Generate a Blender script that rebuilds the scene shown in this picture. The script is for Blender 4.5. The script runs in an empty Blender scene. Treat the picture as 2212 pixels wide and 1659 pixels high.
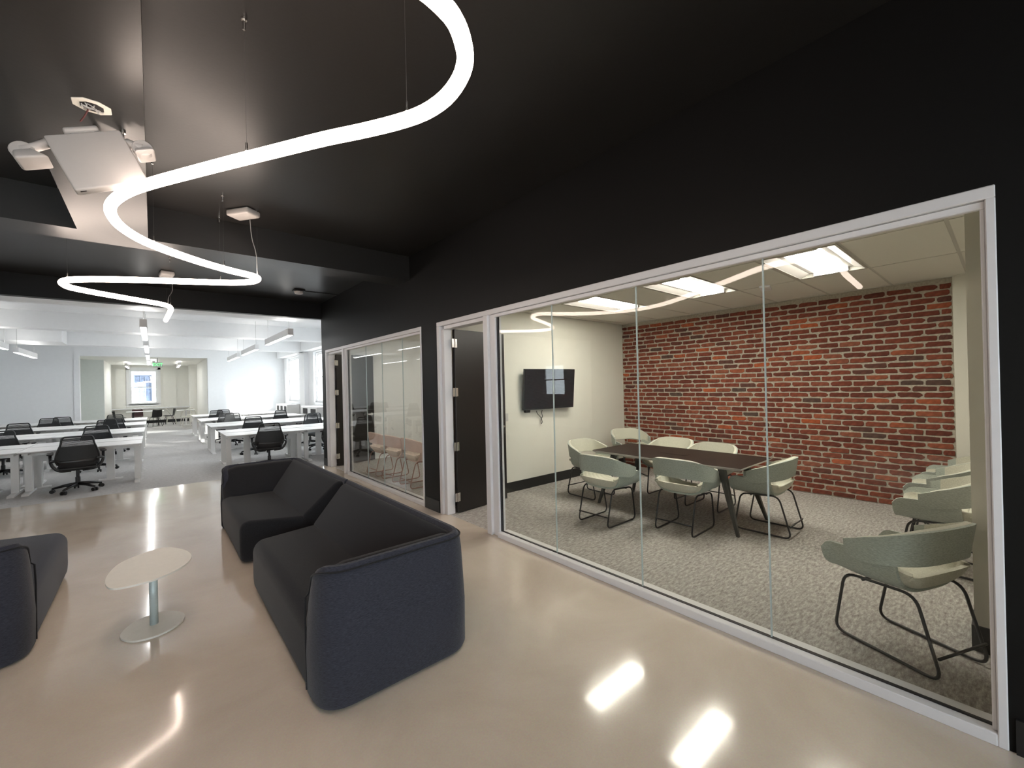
import bpy, bmesh, math, random
from mathutils import Vector, Matrix
random.seed(7)
PI = math.pi
SC = bpy.context.scene
COL = SC.collection

# ------------------------------------------------------------------ camera
CAM_H = 1.64
cam_d = bpy.data.cameras.new('camera')
cam_d.sensor_fit = 'HORIZONTAL'; cam_d.sensor_width = 36.0
cam_d.lens = 910.854 / 2212 * 36.0
cam_d.clip_start = 0.05; cam_d.clip_end = 200
cam = bpy.data.objects.new('camera', cam_d); COL.objects.link(cam)
yaw, pitch, roll = math.radians(40.4224), math.radians(0.11357), math.radians(-1.32098)
fw = Vector((math.sin(yaw) * math.cos(pitch), math.cos(yaw) * math.cos(pitch), math.sin(pitch)))
rt = Vector((math.cos(yaw), -math.sin(yaw), 0)); up = rt.cross(fw)
r2 = math.cos(roll) * rt + math.sin(roll) * up
u2 = -math.sin(roll) * rt + math.cos(roll) * up
cam.matrix_world = Matrix(((r2.x, u2.x, -fw.x, 0), (r2.y, u2.y, -fw.y, 0), (r2.z, u2.z, -fw.z, CAM_H), (0, 0, 0, 1)))
SC.camera = cam

# ------------------------------------------------------------------ light and exposure
SC.view_settings.view_transform = 'Standard'
SC.view_settings.look = 'None'
SC.view_settings.gamma = 1.0
SC.view_settings.use_curve_mapping = False
SC.view_settings.exposure = 1.82
world = bpy.data.worlds.new('sky'); SC.world = world; world.use_nodes = True
bg = world.node_tree.nodes['Background']
bg.inputs['Color'].default_value = (0.86, 0.93, 1.0, 1)
bg.inputs['Strength'].default_value = 2.9
sun_d = bpy.data.lights.new('sun', 'SUN'); sun_d.energy = 6.5; sun_d.angle = math.radians(8); sun_d.color = (1.0, 0.97, 0.92)
sun = bpy.data.objects.new('sun', sun_d); COL.objects.link(sun)
sun.rotation_euler = Vector((-0.85, 1.0, -0.44)).to_track_quat('-Z', 'Y').to_euler()
L_WORM, L_TROFFER, L_PENDANT, L_PENDANT_UP = 6.9, 9.4, 5.6, 2.6
cy = SC.cycles
cy.max_bounces = 10; cy.diffuse_bounces = 5; cy.glossy_bounces = 4; cy.transparent_max_bounces = 16
cy.caustics_reflective = False; cy.caustics_refractive = False
cy.sample_clamp_indirect = 6.0
cy.use_denoising = True


# ------------------------------------------------------------------ materials
def nodes_of(name):
    m = bpy.data.materials.new(name); m.use_nodes = True
    nt = m.node_tree
    return m, nt, nt.nodes['Principled BSDF'], nt.nodes['Material Output']


def mat(name, col, rough=0.5, metal=0.0, var=0.0, scale=30.0, bump=0.0, stretch=None, spec=0.5, sheen=0.0, detail=4.0, coat=0.0):
    m, nt, b, out = nodes_of(name)
    b.inputs['Base Color'].default_value = (*col, 1)
    b.inputs['Roughness'].default_value = rough
    b.inputs['Metallic'].default_value = metal
    b.inputs['Specular IOR Level'].default_value = spec
    if sheen: b.inputs['Sheen Weight'].default_value = sheen
    if coat: b.inputs['Coat Weight'].default_value = coat
    if var or bump:
        tc = nt.nodes.new('ShaderNodeTexCoord'); mp = nt.nodes.new('ShaderNodeMapping')
        nt.links.new(tc.outputs['Object'], mp.inputs['Vector'])
        if stretch: mp.inputs['Scale'].default_value = stretch
        nz = nt.nodes.new('ShaderNodeTexNoise'); nz.inputs['Scale'].default_value = scale; nz.inputs['Detail'].default_value = detail
        nt.links.new(mp.outputs['Vector'], nz.inputs['Vector'])
        if var:
            rp = nt.nodes.new('ShaderNodeValToRGB')
            rp.color_ramp.elements[0].position = 0.3; rp.color_ramp.elements[1].position = 0.7
            rp.color_ramp.elements[0].color = (*[max(0, c * (1 - var)) for c in col], 1)
            rp.color_ramp.elements[1].color = (*[min(1, c * (1 + var)) for c in col], 1)
            nt.links.new(nz.outputs['Fac'], rp.inputs['Fac']); nt.links.new(rp.outputs['Color'], b.inputs['Base Color'])
        if bump:
            bp = nt.nodes.new('ShaderNodeBump'); bp.inputs['Strength'].default_value = bump; bp.inputs['Distance'].default_value = 0.01
            nt.links.new(nz.outputs['Fac'], bp.inputs['Height']); nt.links.new(bp.outputs['Normal'], b.inputs['Normal'])
    return m


def emit(name, col, strength):
    m = bpy.data.materials.new(name); m.use_nodes = True
    nt = m.node_tree; nt.nodes.remove(nt.nodes['Principled BSDF'])
    e = nt.nodes.new('ShaderNodeEmission'); e.inputs['Color'].default_value = (*col, 1); e.inputs['Strength'].default_value = strength
    nt.links.new(e.outputs['Emission'], nt.nodes['Material Output'].inputs['Surface'])
    return m


def glass(name, tint=(0.93, 0.96, 0.94), f0=0.04):
    m = bpy.data.materials.new(name); m.use_nodes = True
    nt = m.node_tree; nt.nodes.remove(nt.nodes['Principled BSDF'])
    N, Lk = nt.nodes.new, nt.links.new
    geo = N('ShaderNodeNewGeometry'); dot = N('ShaderNodeVectorMath'); dot.operation = 'DOT_PRODUCT'
    Lk(geo.outputs['Normal'], dot.inputs[0]); Lk(geo.outputs['Incoming'], dot.inputs[1])
    ab = N('ShaderNodeMath'); ab.operation = 'ABSOLUTE'; Lk(dot.outputs['Value'], ab.inputs[0])
    om = N('ShaderNodeMath'); om.operation = 'SUBTRACT'; om.inputs[0].default_value = 1.0; Lk(ab.outputs[0], om.inputs[1])
    pw = N('ShaderNodeMath'); pw.operation = 'POWER'; Lk(om.outputs[0], pw.inputs[0]); pw.inputs[1].default_value = 5.0
    ml = N('ShaderNodeMath'); ml.operation = 'MULTIPLY_ADD'; Lk(pw.outputs[0], ml.inputs[0]); ml.inputs[1].default_value = 1 - f0; ml.inputs[2].default_value = f0
    tr = N('ShaderNodeBsdfTransparent'); tr.inputs['Color'].default_value = (*tint, 1)
    gl = N('ShaderNodeBsdfGlossy'); gl.inputs['Roughness'].default_value = 0.0; gl.inputs['Color'].default_value = (1, 1, 1, 1)
    mx = N('ShaderNodeMixShader'); Lk(ml.outputs[0], mx.inputs['Fac']); Lk(tr.outputs[0], mx.inputs[1]); Lk(gl.outputs[0], mx.inputs[2])
    Lk(mx.outputs[0], nt.nodes['Material Output'].inputs['Surface'])
    return m


def carpet(name, c0, c1, c2):
    m, nt, b, out = nodes_of(name)
    N, Lk = nt.nodes.new, nt.links.new
    tc = N('ShaderNodeTexCoord'); mp = N('ShaderNodeMapping'); mp.inputs['Scale'].default_value = (5.0, 15.0, 1); mp.inputs['Rotation'].default_value = (0, 0, 0.08)
    Lk(tc.outputs['Object'], mp.inputs['Vector'])
    n1 = N('ShaderNodeTexNoise'); n1.inputs['Scale'].default_value = 3.2; n1.inputs['Detail'].default_value = 10; n1.inputs['Roughness'].default_value = 0.78
    Lk(mp.outputs['Vector'], n1.inputs['Vector'])
    rp = N('ShaderNodeValToRGB'); e = rp.color_ramp.elements
    e[0].position = 0.34; e[0].color = (*c0, 1); e[1].position = 0.66; e[1].color = (*c2, 1)
    k = e.new(0.5); k.color = (*c1, 1)
    Lk(n1.outputs['Fac'], rp.inputs['Fac']); Lk(rp.outputs['Color'], b.inputs['Base Color'])
    n2 = N('ShaderNodeTexNoise'); n2.inputs['Scale'].default_value = 260; Lk(tc.outputs['Object'], n2.inputs['Vector'])
    bp = N('ShaderNodeBump'); bp.inputs['Strength'].default_value = 0.5; bp.inputs['Distance'].default_value = 0.004
    Lk(n2.outputs['Fac'], bp.inputs['Height']); Lk(bp.outputs['Normal'], b.inputs['Normal'])
    b.inputs['Roughness'].default_value = 0.95; b.inputs['Specular IOR Level'].default_value = 0.1
    return m


def concrete(name):
    m, nt, b, out = nodes_of(name)
    N, Lk = nt.nodes.new, nt.links.new
    tc = N('ShaderNodeTexCoord')
    n1 = N('ShaderNodeTexNoise'); n1.inputs['Scale'].default_value = 0.9; n1.inputs['Detail'].default_value = 8; n1.inputs['Roughness'].default_value = 0.62; n1.inputs['Distortion'].default_value = 0.6
    Lk(tc.outputs['Object'], n1.inputs['Vector'])
    rp = N('ShaderNodeValToRGB'); e = rp.color_ramp.elements
    e[0].position = 0.28; e[0].color = (0.58, 0.492, 0.40, 1); e[1].position = 0.72; e[1].color = (0.74, 0.655, 0.555, 1)
    Lk(n1.outputs['Fac'], rp.inputs['Fac'])
    n3 = N('ShaderNodeTexNoise'); n3.inputs['Scale'].default_value = 120; n3.inputs['Detail'].default_value = 3; Lk(tc.outputs['Object'], n3.inputs['Vector'])
    mx = N('ShaderNodeMix'); mx.data_type = 'RGBA'; mx.blend_type = 'OVERLAY'; mx.inputs['Factor'].default_value = 0.16
    Lk(rp.outputs['Color'], mx.inputs[6]); Lk(n3.outputs['Color'], mx.inputs[7])
    Lk(mx.outputs[2], b.inputs['Base Color'])
    n2 = N('ShaderNodeTexNoise'); n2.inputs['Scale'].default_value = 2.5; n2.inputs['Detail'].default_value = 5; Lk(tc.outputs['Object'], n2.inputs['Vector'])
    mr = N('ShaderNodeMapRange'); mr.inputs['From Min'].default_value = 0.3; mr.inputs['From Max'].default_value = 0.7; mr.inputs['To Min'].default_value = 0.09; mr.inputs['To Max'].default_value = 0.16
    Lk(n2.outputs['Fac'], mr.inputs['Value']); Lk(mr.outputs['Result'], b.inputs['Roughness'])
    bp = N('ShaderNodeBump'); bp.inputs['Strength'].default_value = 0.02; bp.inputs['Distance'].default_value = 0.02
    Lk(n2.outputs['Fac'], bp.inputs['Height']); Lk(bp.outputs['Normal'], b.inputs['Normal'])
    b.inputs['Specular IOR Level'].default_value = 0.36
    b.inputs['Coat Weight'].default_value = 0.35; b.inputs['Coat Roughness'].default_value = 0.06; b.inputs['Coat IOR'].default_value = 1.5
    return m


def brick_mat(name, per_island):
    m, nt, b, out = nodes_of(name)
    N, Lk = nt.nodes.new, nt.links.new
    if per_island:
        src = N('ShaderNodeNewGeometry').outputs['Random Per Island']
    else:
        src = N('ShaderNodeObjectInfo').outputs['Random']
    rp = N('ShaderNodeValToRGB'); e = rp.color_ramp.elements; rp.color_ramp.interpolation = 'LINEAR'
    e[0].position = 0.0; e[0].color = (0.085, 0.06, 0.05, 1); e[1].position = 1.0; e[1].color = (0.38, 0.09, 0.035, 1)
    for p, c in ((0.03, (0.11, 0.05, 0.04)), (0.10, (0.13, 0.038, 0.026)), (0.45, (0.175, 0.047, 0.030)), (0.75, (0.215, 0.060, 0.036)), (0.93, (0.25, 0.085, 0.052))):
        k = e.new(p); k.color = (*c, 1)
    Lk(src, rp.inputs['Fac'])
    tc = N('ShaderNodeTexCoord'); nz = N('ShaderNodeTexNoise'); nz.inputs['Scale'].default_value = 22; nz.inputs['Detail'].default_value = 6
    Lk(tc.outputs['Object'], nz.inputs['Vector'])
    mr = N('ShaderNodeMapRange'); mr.inputs['From Min'].default_value = 0.25; mr.inputs['From Max'].default_value = 0.75; mr.inputs['To Min'].default_value = 0.62; mr.inputs['To Max'].default_value = 1.3
    Lk(nz.outputs['Fac'], mr.inputs['Value'])
    mx = N('ShaderNodeMix'); mx.data_type = 'RGBA'; mx.blend_type = 'MULTIPLY'; mx.inputs['Factor'].default_value = 1.0
    Lk(rp.outputs['Color'], mx.inputs[6]); Lk(mr.outputs['Result'], mx.inputs[7]); Lk(mx.outputs[2], b.inputs['Base Color'])
    bp = N('ShaderNodeBump'); bp.inputs['Strength'].default_value = 0.5; bp.inputs['Distance'].default_value = 0.006
    Lk(nz.outputs['Fac'], bp.inputs['Height']); Lk(bp.outputs['Normal'], b.inputs['Normal'])
    b.inputs['Roughness'].default_value = 0.85; b.inputs['Specular IOR Level'].default_value = 0.25
    return m


M = {}
M['concrete'] = concrete('polished_concrete')
M['carpet_meet'] = carpet('meeting_carpet', (0.19, 0.172, 0.158), (0.375, 0.352, 0.33), (0.60, 0.575, 0.545))
M['carpet_office'] = carpet('office_carpet', (0.33, 0.32, 0.31), (0.49, 0.48, 0.47), (0.66, 0.65, 0.64))
M['black_paint'] = mat('black_wall_paint', (0.0048, 0.0047, 0.0047), 0.5, var=0.08, scale=60, bump=0.02, spec=0.22)
M['black_ceiling'] = mat('black_ceiling_paint', (0.0155, 0.0145, 0.0138), 0.36, var=0.06, scale=40, bump=0.03, spec=0.4)
M['black_base'] = mat('black_baseboard', (0.012, 0.012, 0.012), 0.42, var=0.05)
M['black_door'] = mat('black_door_veneer', (0.014, 0.012, 0.011), 0.33, var=0.12, scale=8, stretch=(14, 14, 1))
M['white_paint'] = mat('white_office_paint', (0.85, 0.855, 0.86), 0.6, var=0.012, scale=10)
M['cream_paint'] = mat('cream_meeting_paint', (0.72, 0.70, 0.63), 0.5, var=0.015, scale=10)
M['sage_paint'] = mat('grey_green_paint', (0.70, 0.73, 0.70), 0.6, var=0.02, scale=10)
M['frame_white'] = mat('white_storefront_frame', (0.74, 0.73, 0.74), 0.32, var=0.01)
M['gasket'] = mat('black_gasket', (0.015, 0.013, 0.016), 0.6, var=0.05)
M['tile'] = mat('mineral_fibre_tile', (0.70, 0.68, 0.62), 0.9, var=0.05, scale=180, bump=0.15)
M['grid'] = mat('shaded_grid_steel', (0.50, 0.485, 0.44), 0.5, var=0.01)  # grey darkened to paint in the shadow gaps between tiles
M['mortar'] = mat('pale_mortar', (0.42, 0.375, 0.31), 0.95, var=0.2, scale=45, bump=0.5)
M['brick'] = brick_mat('red_brick', False)
M['brick_stuff'] = brick_mat('red_brick_field', True)
M['sofa'] = mat('charcoal_wool', (0.0185, 0.0185, 0.021), 0.95, var=0.25, scale=220, bump=0.25, sheen=0.12, spec=0.15)
M['sofa_shell'] = mat('charcoal_blue_wool', (0.036, 0.0375, 0.050), 0.95, var=0.38, scale=60, stretch=(1, 1, 7), bump=0.3, sheen=0.15, spec=0.15)
M['sofa_blue'] = mat('slate_blue_wool', (0.050, 0.056, 0.075), 0.95, var=0.25, scale=220, bump=0.25, sheen=0.15, spec=0.15)
M['cream_metal'] = mat('cream_powder_coat', (0.76, 0.74, 0.67), 0.5, var=0.02)
M['steel'] = mat('pale_steel_paint', (0.50, 0.58, 0.58), 0.4, metal=0.15, var=0.06, scale=40, stretch=(1, 1, 8))
M['chrome'] = mat('satin_nickel', (0.72, 0.70, 0.68), 0.22, metal=1.0, var=0.03)
M['sage_fabric'] = mat('heather_sage_fabric', (0.39, 0.425, 0.38), 0.95, var=0.22, scale=70, stretch=(1, 1, 5), bump=0.25, spec=0.15, sheen=0.1)
M['olive_fabric'] = M['sage_fabric']
M['cream_fabric'] = mat('cream_wool', (0.56, 0.55, 0.46), 0.95, var=0.1, scale=120, bump=0.2, spec=0.15, sheen=0.1)
M['pink_fabric'] = mat('blush_wool', (0.70, 0.50, 0.43), 0.95, var=0.16, scale=70, stretch=(1, 1, 5), bump=0.2, spec=0.15, sheen=0.1)
M['pink_cream'] = mat('pale_blush_wool', (0.72, 0.60, 0.52), 0.95, var=0.08, scale=90, spec=0.15)
M['black_tube'] = mat('black_steel_tube', (0.02, 0.02, 0.022), 0.4, var=0.05)
M['copper_tube'] = mat('rose_steel_tube', (0.28, 0.13, 0.10), 0.4, var=0.05)
M['dark_wood'] = mat('espresso_table_top', (0.021, 0.0125, 0.010), 0.5, var=0.18, scale=12, stretch=(12, 1, 1), spec=0.14)
M['table_edge'] = mat('pale_table_edge', (0.50, 0.48, 0.46), 0.3, var=0.05)
M['gunmetal'] = mat('gunmetal_leg', (0.045, 0.048, 0.043), 0.5, var=0.1)
M['desk_white'] = mat('white_desk_laminate', (0.80, 0.79, 0.79), 0.38, var=0.01)
M['desk_metal'] = mat('white_desk_steel', (0.74, 0.73, 0.71), 0.42, var=0.01)
M['chair_black'] = mat('black_chair_mesh', (0.012, 0.013, 0.014), 0.6, var=0.15, scale=200)
M['chair_plastic'] = mat('black_chair_plastic', (0.012, 0.012, 0.013), 0.38, var=0.08)
M['plastic_white'] = mat('white_abs_plastic', (0.54, 0.515, 0.50), 0.4, var=0.01)
M['tv_black'] = mat('tv_bezel', (0.010, 0.010, 0.011), 0.3, var=0.05)
M['tv_screen'] = mat('tv_screen_glass', (0.006, 0.006, 0.008), 0.06, var=0.05)
M['cable'] = mat('steel_cable', (0.10, 0.10, 0.10), 0.5, metal=0.4, var=0.05)
M['black_cord'] = mat('black_cord', (0.012, 0.012, 0.012), 0.5, var=0.05)
M['clear_cord'] = mat('grey_power_cord', (0.42, 0.42, 0.42), 0.4, var=0.05)
M['red_wire'] = mat('red_brown_wire', (0.14, 0.05, 0.05), 0.5, var=0.1)
M['green'] = emit('exit_green', (0.10, 0.75, 0.18), 1.0)
M['worm'] = emit('warm_tube_light', (1.0, 0.82, 0.70), L_WORM)
M['troffer'] = emit('troffer_lens_light', (1.0, 0.945, 0.845), L_TROFFER)
M['pendant'] = emit('pendant_lens_light', (1.0, 0.99, 0.98), L_PENDANT)
M['pendant_up'] = emit('pendant_uplight', (1.0, 0.97, 0.92), L_PENDANT_UP)
M['glass'] = glass('partition_glass', (0.965, 0.975, 0.955), 0.018)
M['win_glass'] = glass('window_glass', (0.96, 0.98, 0.98), 0.04)
M['stone'] = mat('pale_facade_render', (0.66, 0.66, 0.65), 0.9, var=0.05, scale=5, bump=0.1)
M['slate_frame'] = mat('slate_window_frame', (0.05, 0.065, 0.10), 0.5, var=0.05)
M['dark_glass'] = mat('facing_window_glass', (0.035, 0.05, 0.085), 0.4, var=0.6, scale=4)
M['asphalt'] = mat('courtyard_paving', (0.35, 0.35, 0.35), 0.9, var=0.1, scale=5)
M['kitchen_paint'] = mat('pale_kitchen_paint', (0.84, 0.83, 0.78), 0.6, var=0.012, scale=10)
M['dark_red'] = mat('dark_red_shell', (0.05, 0.015, 0.018), 0.45, var=0.1)
M['void'] = mat('dark_recess', (0.03, 0.028, 0.028), 0.8, var=0.1)  # near-black, also painted shade in shelf and junction openings


# ------------------------------------------------------------------ helpers
def tag(o, label=None, cat=None, group=None, kind=None):
    if label: o['label'] = label
    if cat: o['category'] = cat
    if group: o['group'] = group
    if kind: o['kind'] = kind
    return o


def thing(name, label, cat, loc=(0, 0, 0), rz=0.0, group=None):
    o = bpy.data.objects.new(name, None); COL.objects.link(o)
    o.empty_display_size = 0.1
    o.location = loc; o.rotation_euler = (0, 0, rz)
    return tag(o, label, cat, group)


def dup(root, loc=None, rz=None, label=None, group=None):
    def cp(o, parent):
        c = o.copy(); COL.objects.link(c)
        if parent is not None: c.parent = parent
        for ch in list(KIDS.get(o.name, ())): 
            d = cp(ch, c)
            KIDS.setdefault(c.name, []).append(d)
        return c
    r = cp(root, None)
    if loc is not None: r.location = loc
    if rz is not None: r.rotation_euler = (0, 0, rz)
    if label: r['label'] = label
    if group: r['group'] = group
    return r


KIDS = {}


class MB:
    def __init__(s): s.bm = bmesh.new()

    def box(s, x0, x1, y0, y1, z0, z1, mtx=None):
        v = [s.bm.verts.new((x, y, z)) for z in (z0, z1) for y in (y0, y1) for x in (x0, x1)]
        for f in ((0, 2, 3, 1), (4, 5, 7, 6), (0, 1, 5, 4), (2, 6, 7, 3), (0, 4, 6, 2), (1, 3, 7, 5)):
            s.bm.faces.new([v[i] for i in f])
        if mtx is not None:
            for q in v: q.co = mtx @ q.co
        return s

    def rbox(s, x0, x1, y0, y1, z0, z1, r, seg=3, mtx=None):
        t = bmesh.new()
        v = [t.verts.new((x, y, z)) for z in (z0, z1) for y in (y0, y1) for x in (x0, x1)]
        for f in ((0, 2, 3, 1), (4, 5, 7, 6), (0, 1, 5, 4), (2, 6, 7, 3), (0, 4, 6, 2), (1, 3, 7, 5)):
            t.faces.new([v[i] for i in f])
        bmesh.ops.bevel(t, geom=list(t.edges), offset=r, segments=seg, profile=0.5, affect='EDGES')
        s.merge(t, mtx); return s

    def merge(s, t, mtx=None):
        mp = {}
        for q in t.verts: mp[q] = s.bm.verts.new(mtx @ q.co if mtx is not None else q.co)
        for f in t.faces:
            try: s.bm.faces.new([mp[q] for q in f.verts])
            except ValueError: pass
        t.free(); return s

    def prism(s, poly, z0, z1, bevel=0.0, seg=2, mtx=None):
        t = bmesh.new()
        a = [t.verts.new((x, y, z0)) for x, y in poly]; b = [t.verts.new((x, y, z1)) for x, y in poly]
        t.faces.new(list(reversed(a))); t.faces.new(b)
        n = len(poly)
        for i in range(n): t.faces.new((a[i], a[(i + 1) % n], b[(i + 1) % n], b[i]))
        if bevel: bmesh.ops.bevel(t, geom=list(t.edges), offset=bevel, segments=seg, profile=0.5, affect='EDGES')
        s.merge(t, mtx); return s

    def loft(s, A, B, bevel=0.0, seg=3, mtx=None):
        t = bmesh.new()
        a = [t.verts.new(p) for p in A]; b = [t.verts.new(p) for p in B]; n = len(A)
        t.faces.new(list(reversed(a))); t.faces.new(b)
        for i in range(n): t.faces.new((a[i], a[(i + 1) % n], b[(i + 1) % n], b[i]))
        bmesh.ops.recalc_face_normals(t, faces=list(t.faces))
        if bevel: bmesh.ops.bevel(t, geom=list(t.edges), offset=bevel, segments=seg, profile=0.5, affect='EDGES')
        s.merge(t, mtx); return s

    def loftn(s, secs, bevel=0.0, seg=3):
        t = bmesh.new()
        R = [[t.verts.new(p) for p in q] for q in secs]; n = len(secs[0])
        t.faces.new(list(reversed(R[0]))); t.faces.new(R[-1])
        for A, B in zip(R, R[1:]):
            for i in range(n): t.faces.new((A[i], A[(i + 1) % n], B[(i + 1) % n], B[i]))
        bmesh.ops.recalc_face_normals(t, faces=list(t.faces))
        if bevel:
            E = [e for e in t.edges if e.calc_face_angle(0) > math.radians(28)]
            bmesh.ops.bevel(t, geom=E, offset=bevel, segments=seg, profile=0.5, affect='EDGES')
        s.merge(t); return s

    def tube(s, pts, r, n=8, closed=False, cap=True, rads=None):
        pts = [Vector(p) for p in pts]; m = len(pts); rings = []
        ref = None
        for i, p in enumerate(pts):
            if closed: d = pts[(i + 1) % m] - pts[i - 1]
            else: d = pts[min(i + 1, m - 1)] - pts[max(i - 1, 0)]
            d.normalize()
            if ref is None:
                ref = Vector((0, 0, 1)) if abs(d.z) < 0.9 else Vector((1, 0, 0))
                ref = (ref - d * ref.dot(d)).normalized()
            else:
                ref = (ref - d * ref.dot(d)).normalized()
            bi = d.cross(ref); rr = rads[i] if rads else r
            rings.append([s.bm.verts.new(p + (ref * math.cos(2 * PI * k / n) + bi * math.sin(2 * PI * k / n)) * rr) for k in range(n)])
        for i in range(m if closed else m - 1):
            A, B = rings[i], rings[(i + 1) % m]
            for k in range(n): s.bm.faces.new((A[k], A[(k + 1) % n], B[(k + 1) % n], B[k]))
        if cap and not closed:
            s.bm.faces.new(list(reversed(rings[0]))); s.bm.faces.new(rings[-1])
        return s

    def grid(s, fn, nu, nv):
        R = [[s.bm.verts.new(fn(i / nu, j / nv)) for j in range(nv + 1)] for i in range(nu + 1)]
        for i in range(nu):
            for j in range(nv): s.bm.faces.new((R[i][j], R[i + 1][j], R[i + 1][j + 1], R[i][j + 1]))
        return s

    def lathe(s, prof, n=20, c=(0, 0, 0)):
        R = []
        for r, z in prof: R.append([s.bm.verts.new((c[0] + r * math.cos(2 * PI * k / n), c[1] + r * math.sin(2 * PI * k / n), c[2] + z)) for k in range(n)])
        for A, B in zip(R, R[1:]):
            for k in range(n): s.bm.faces.new((A[k], A[(k + 1) % n], B[(k + 1) % n], B[k]))
        s.bm.faces.new(list(reversed(R[0]))); s.bm.faces.new(R[-1])
        return s

    def build(s, name, m, parent=None, smooth=False, recalc=True, loc=None, kind=None, label=None):
        if recalc: bmesh.ops.recalc_face_normals(s.bm, faces=list(s.bm.faces))
        me = bpy.data.meshes.new(name)
        s.bm.to_mesh(me); s.bm.free()
        me.materials.append(m)
        if smooth:
            for p in me.polygons: p.use_smooth = True
        o = bpy.data.objects.new(name, me); COL.objects.link(o)
        if parent is not None:
            o.parent = parent; KIDS.setdefault(parent.name, []).append(o)
        if loc is not None: o.location = loc
        if kind: o['kind'] = kind
        if label: o['label'] = label
        return o


def child(name, mesh, parent, loc=(0, 0, 0), rot=(0, 0, 0)):
    o = bpy.data.objects.new(name, mesh); COL.objects.link(o)
    o.parent = parent; o.location = loc; o.rotation_euler = rot
    KIDS.setdefault(parent.name, []).append(o)
    return o


def autosmooth(o, deg=40):
    me = o.data
    for p in me.polygons: p.use_smooth = True
    bm = bmesh.new(); bm.from_mesh(me)
    for e in bm.edges:
        e.smooth = not (len(e.link_faces) == 2 and e.calc_face_angle(0) > math.radians(deg))
    bm.to_mesh(me); bm.free()
    return o


def solidify(o, t, off=0.0, sub=0):
    md = o.modifiers.new('thickness', 'SOLIDIFY'); md.thickness = t; md.offset = off
    if sub:
        ss = o.modifiers.new('smooth', 'SUBSURF'); ss.levels = sub; ss.render_levels = sub
    return o


def bake_modifiers(*objs):
    dg = bpy.context.evaluated_depsgraph_get(); dg.update()
    for o in objs:
        me = bpy.data.meshes.new_from_object(o.evaluated_get(dg))
        o.modifiers.clear(); o.data = me


def fillet(pts, r, seg=5, closed=False):
    P = [Vector(p) for p in pts]; out = []; n = len(P)
    for i, p in enumerate(P):
        if not closed and i in (0, n - 1): out.append(p); continue
        a, b = P[i - 1], P[(i + 1) % n]
        d1 = (a - p); d2 = (b - p); rr = min(r, d1.length * (.9 if i == 1 and not closed else .45), d2.length * (.9 if i == n - 2 and not closed else .45))
        s, e = p + d1.normalized() * rr, p + d2.normalized() * rr
        for k in range(seg + 1):
            t = k / seg
            out.append((1 - t) ** 2 * s + 2 * t * (1 - t) * p + t * t * e)
    return out


def wall(name, axis, pos, thick, a0, a1, z0, z1, openings, m, parent=None):
    """axis 'x': wall plane X = pos .. pos+thick running along Y; axis 'y' likewise."""
    A = sorted({a0, a1, *[o[0] for o in openings], *[o[1] for o in openings]})
    Z = sorted({z0, z1, *[o[2] for o in openings], *[o[3] for o in openings]})
    mb = MB()
    for i in range(len(A) - 1):
        run = None
        for k in range(len(Z) - 1):
            ca, cz = (A[i] + A[i + 1]) / 2, (Z[k] + Z[k + 1]) / 2
            solid = not any(o[0] < ca < o[1] and o[2] < cz < o[3] for o in openings)
            if solid: run = [Z[k], Z[k + 1]] if run is None else [run[0], Z[k + 1]]
            if (not solid or k == len(Z) - 2) and run:
                if axis == 'x': mb.box(pos, pos + thick, A[i], A[i + 1], run[0], run[1])
                else: mb.box(A[i], A[i + 1], pos, pos + thick, run[0], run[1])
                run = None
    return mb.build(name, m, parent, kind='structure' if parent is None else None)


def struct(name, mb, m): return mb.build(name, m, kind='structure')


# ------------------------------------------------------------------ setting
D = 2.811          # lounge face of the glazed wall
XB = 7.12          # brick wall
Y_END = 9.60       # end of the black lounge
XL = -6.2          # left wall
CEIL = 3.50
MC = 2.785         # meeting room ceiling
XW = 4.95          # office window wall
YF = 23.2          # far office wall

struct('floor_lounge', MB().box(XL, D + 0.05, -4.2, 9.55, -0.06, 0), M['concrete'])
struct('floor_office', MB().box(XL, XW + 0.1, 9.55, YF + 2.3, -0.06, 0), M['carpet_office'])
struct('floor_kitchen', MB().box(XL, XW + 0.1, YF + 2.3, 30.6, -0.06, -0.001), M['carpet_office'])
struct('floor_meeting', MB().box(D + 0.05, XB + 0.1, -0.7, 4.98, -0.06, 0), M['carpet_meet'])
struct('floor_side_room', MB().box(D + 0.05, XB + 0.1, 5.02, 9.5, -0.06, 0), M['carpet_meet'])
struct('ceiling_lounge', MB().box(XL, D + 0.02, -4.2, 9.7, CEIL, CEIL + 0.1), M['black_ceiling'])
struct('ceiling_office', MB().box(XL, XW + 0.2, 10.3, 30.6, 3.6, 3.7), M['white_paint'])
struct('trim_1', MB().box(-0.505, -0.012, -4.2, 5.5, 3.16, CEIL), M['black_ceiling'])         # long ceiling beam
struct('trim_2', MB().box(XL, D, 5.5, 5.89, 3.16, CEIL), M['black_ceiling'])                   # cross beam
struct('trim_3', MB().box(XL, D + 0.12, 9.64, 9.78, 3.16, CEIL + 0.1), M['black_paint'])       # black header over the opening
struct('trim_4', MB().box(XL, XW, 9.781, 10.35, 3.165, 3.7), M['white_paint'])                 # its white office side
for k, y in enumerate((14.45, 18.85)):
    struct('trim_%d' % (5 + k), MB().box(XL, XW, y, y + 0.42, 3.2, 3.6), M['white_paint'])
struct('trim_7', MB().box(XL, -2.0, 17.9, 18.849, 3.2, 3.6), M['white_paint'])                  # bulkhead on the left of the office
struct('trim_8', MB().box(XW - 0.3, XW, 10.35, YF, 3.2, 3.6), M['white_paint'])               # bulkhead over the office windows

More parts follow.
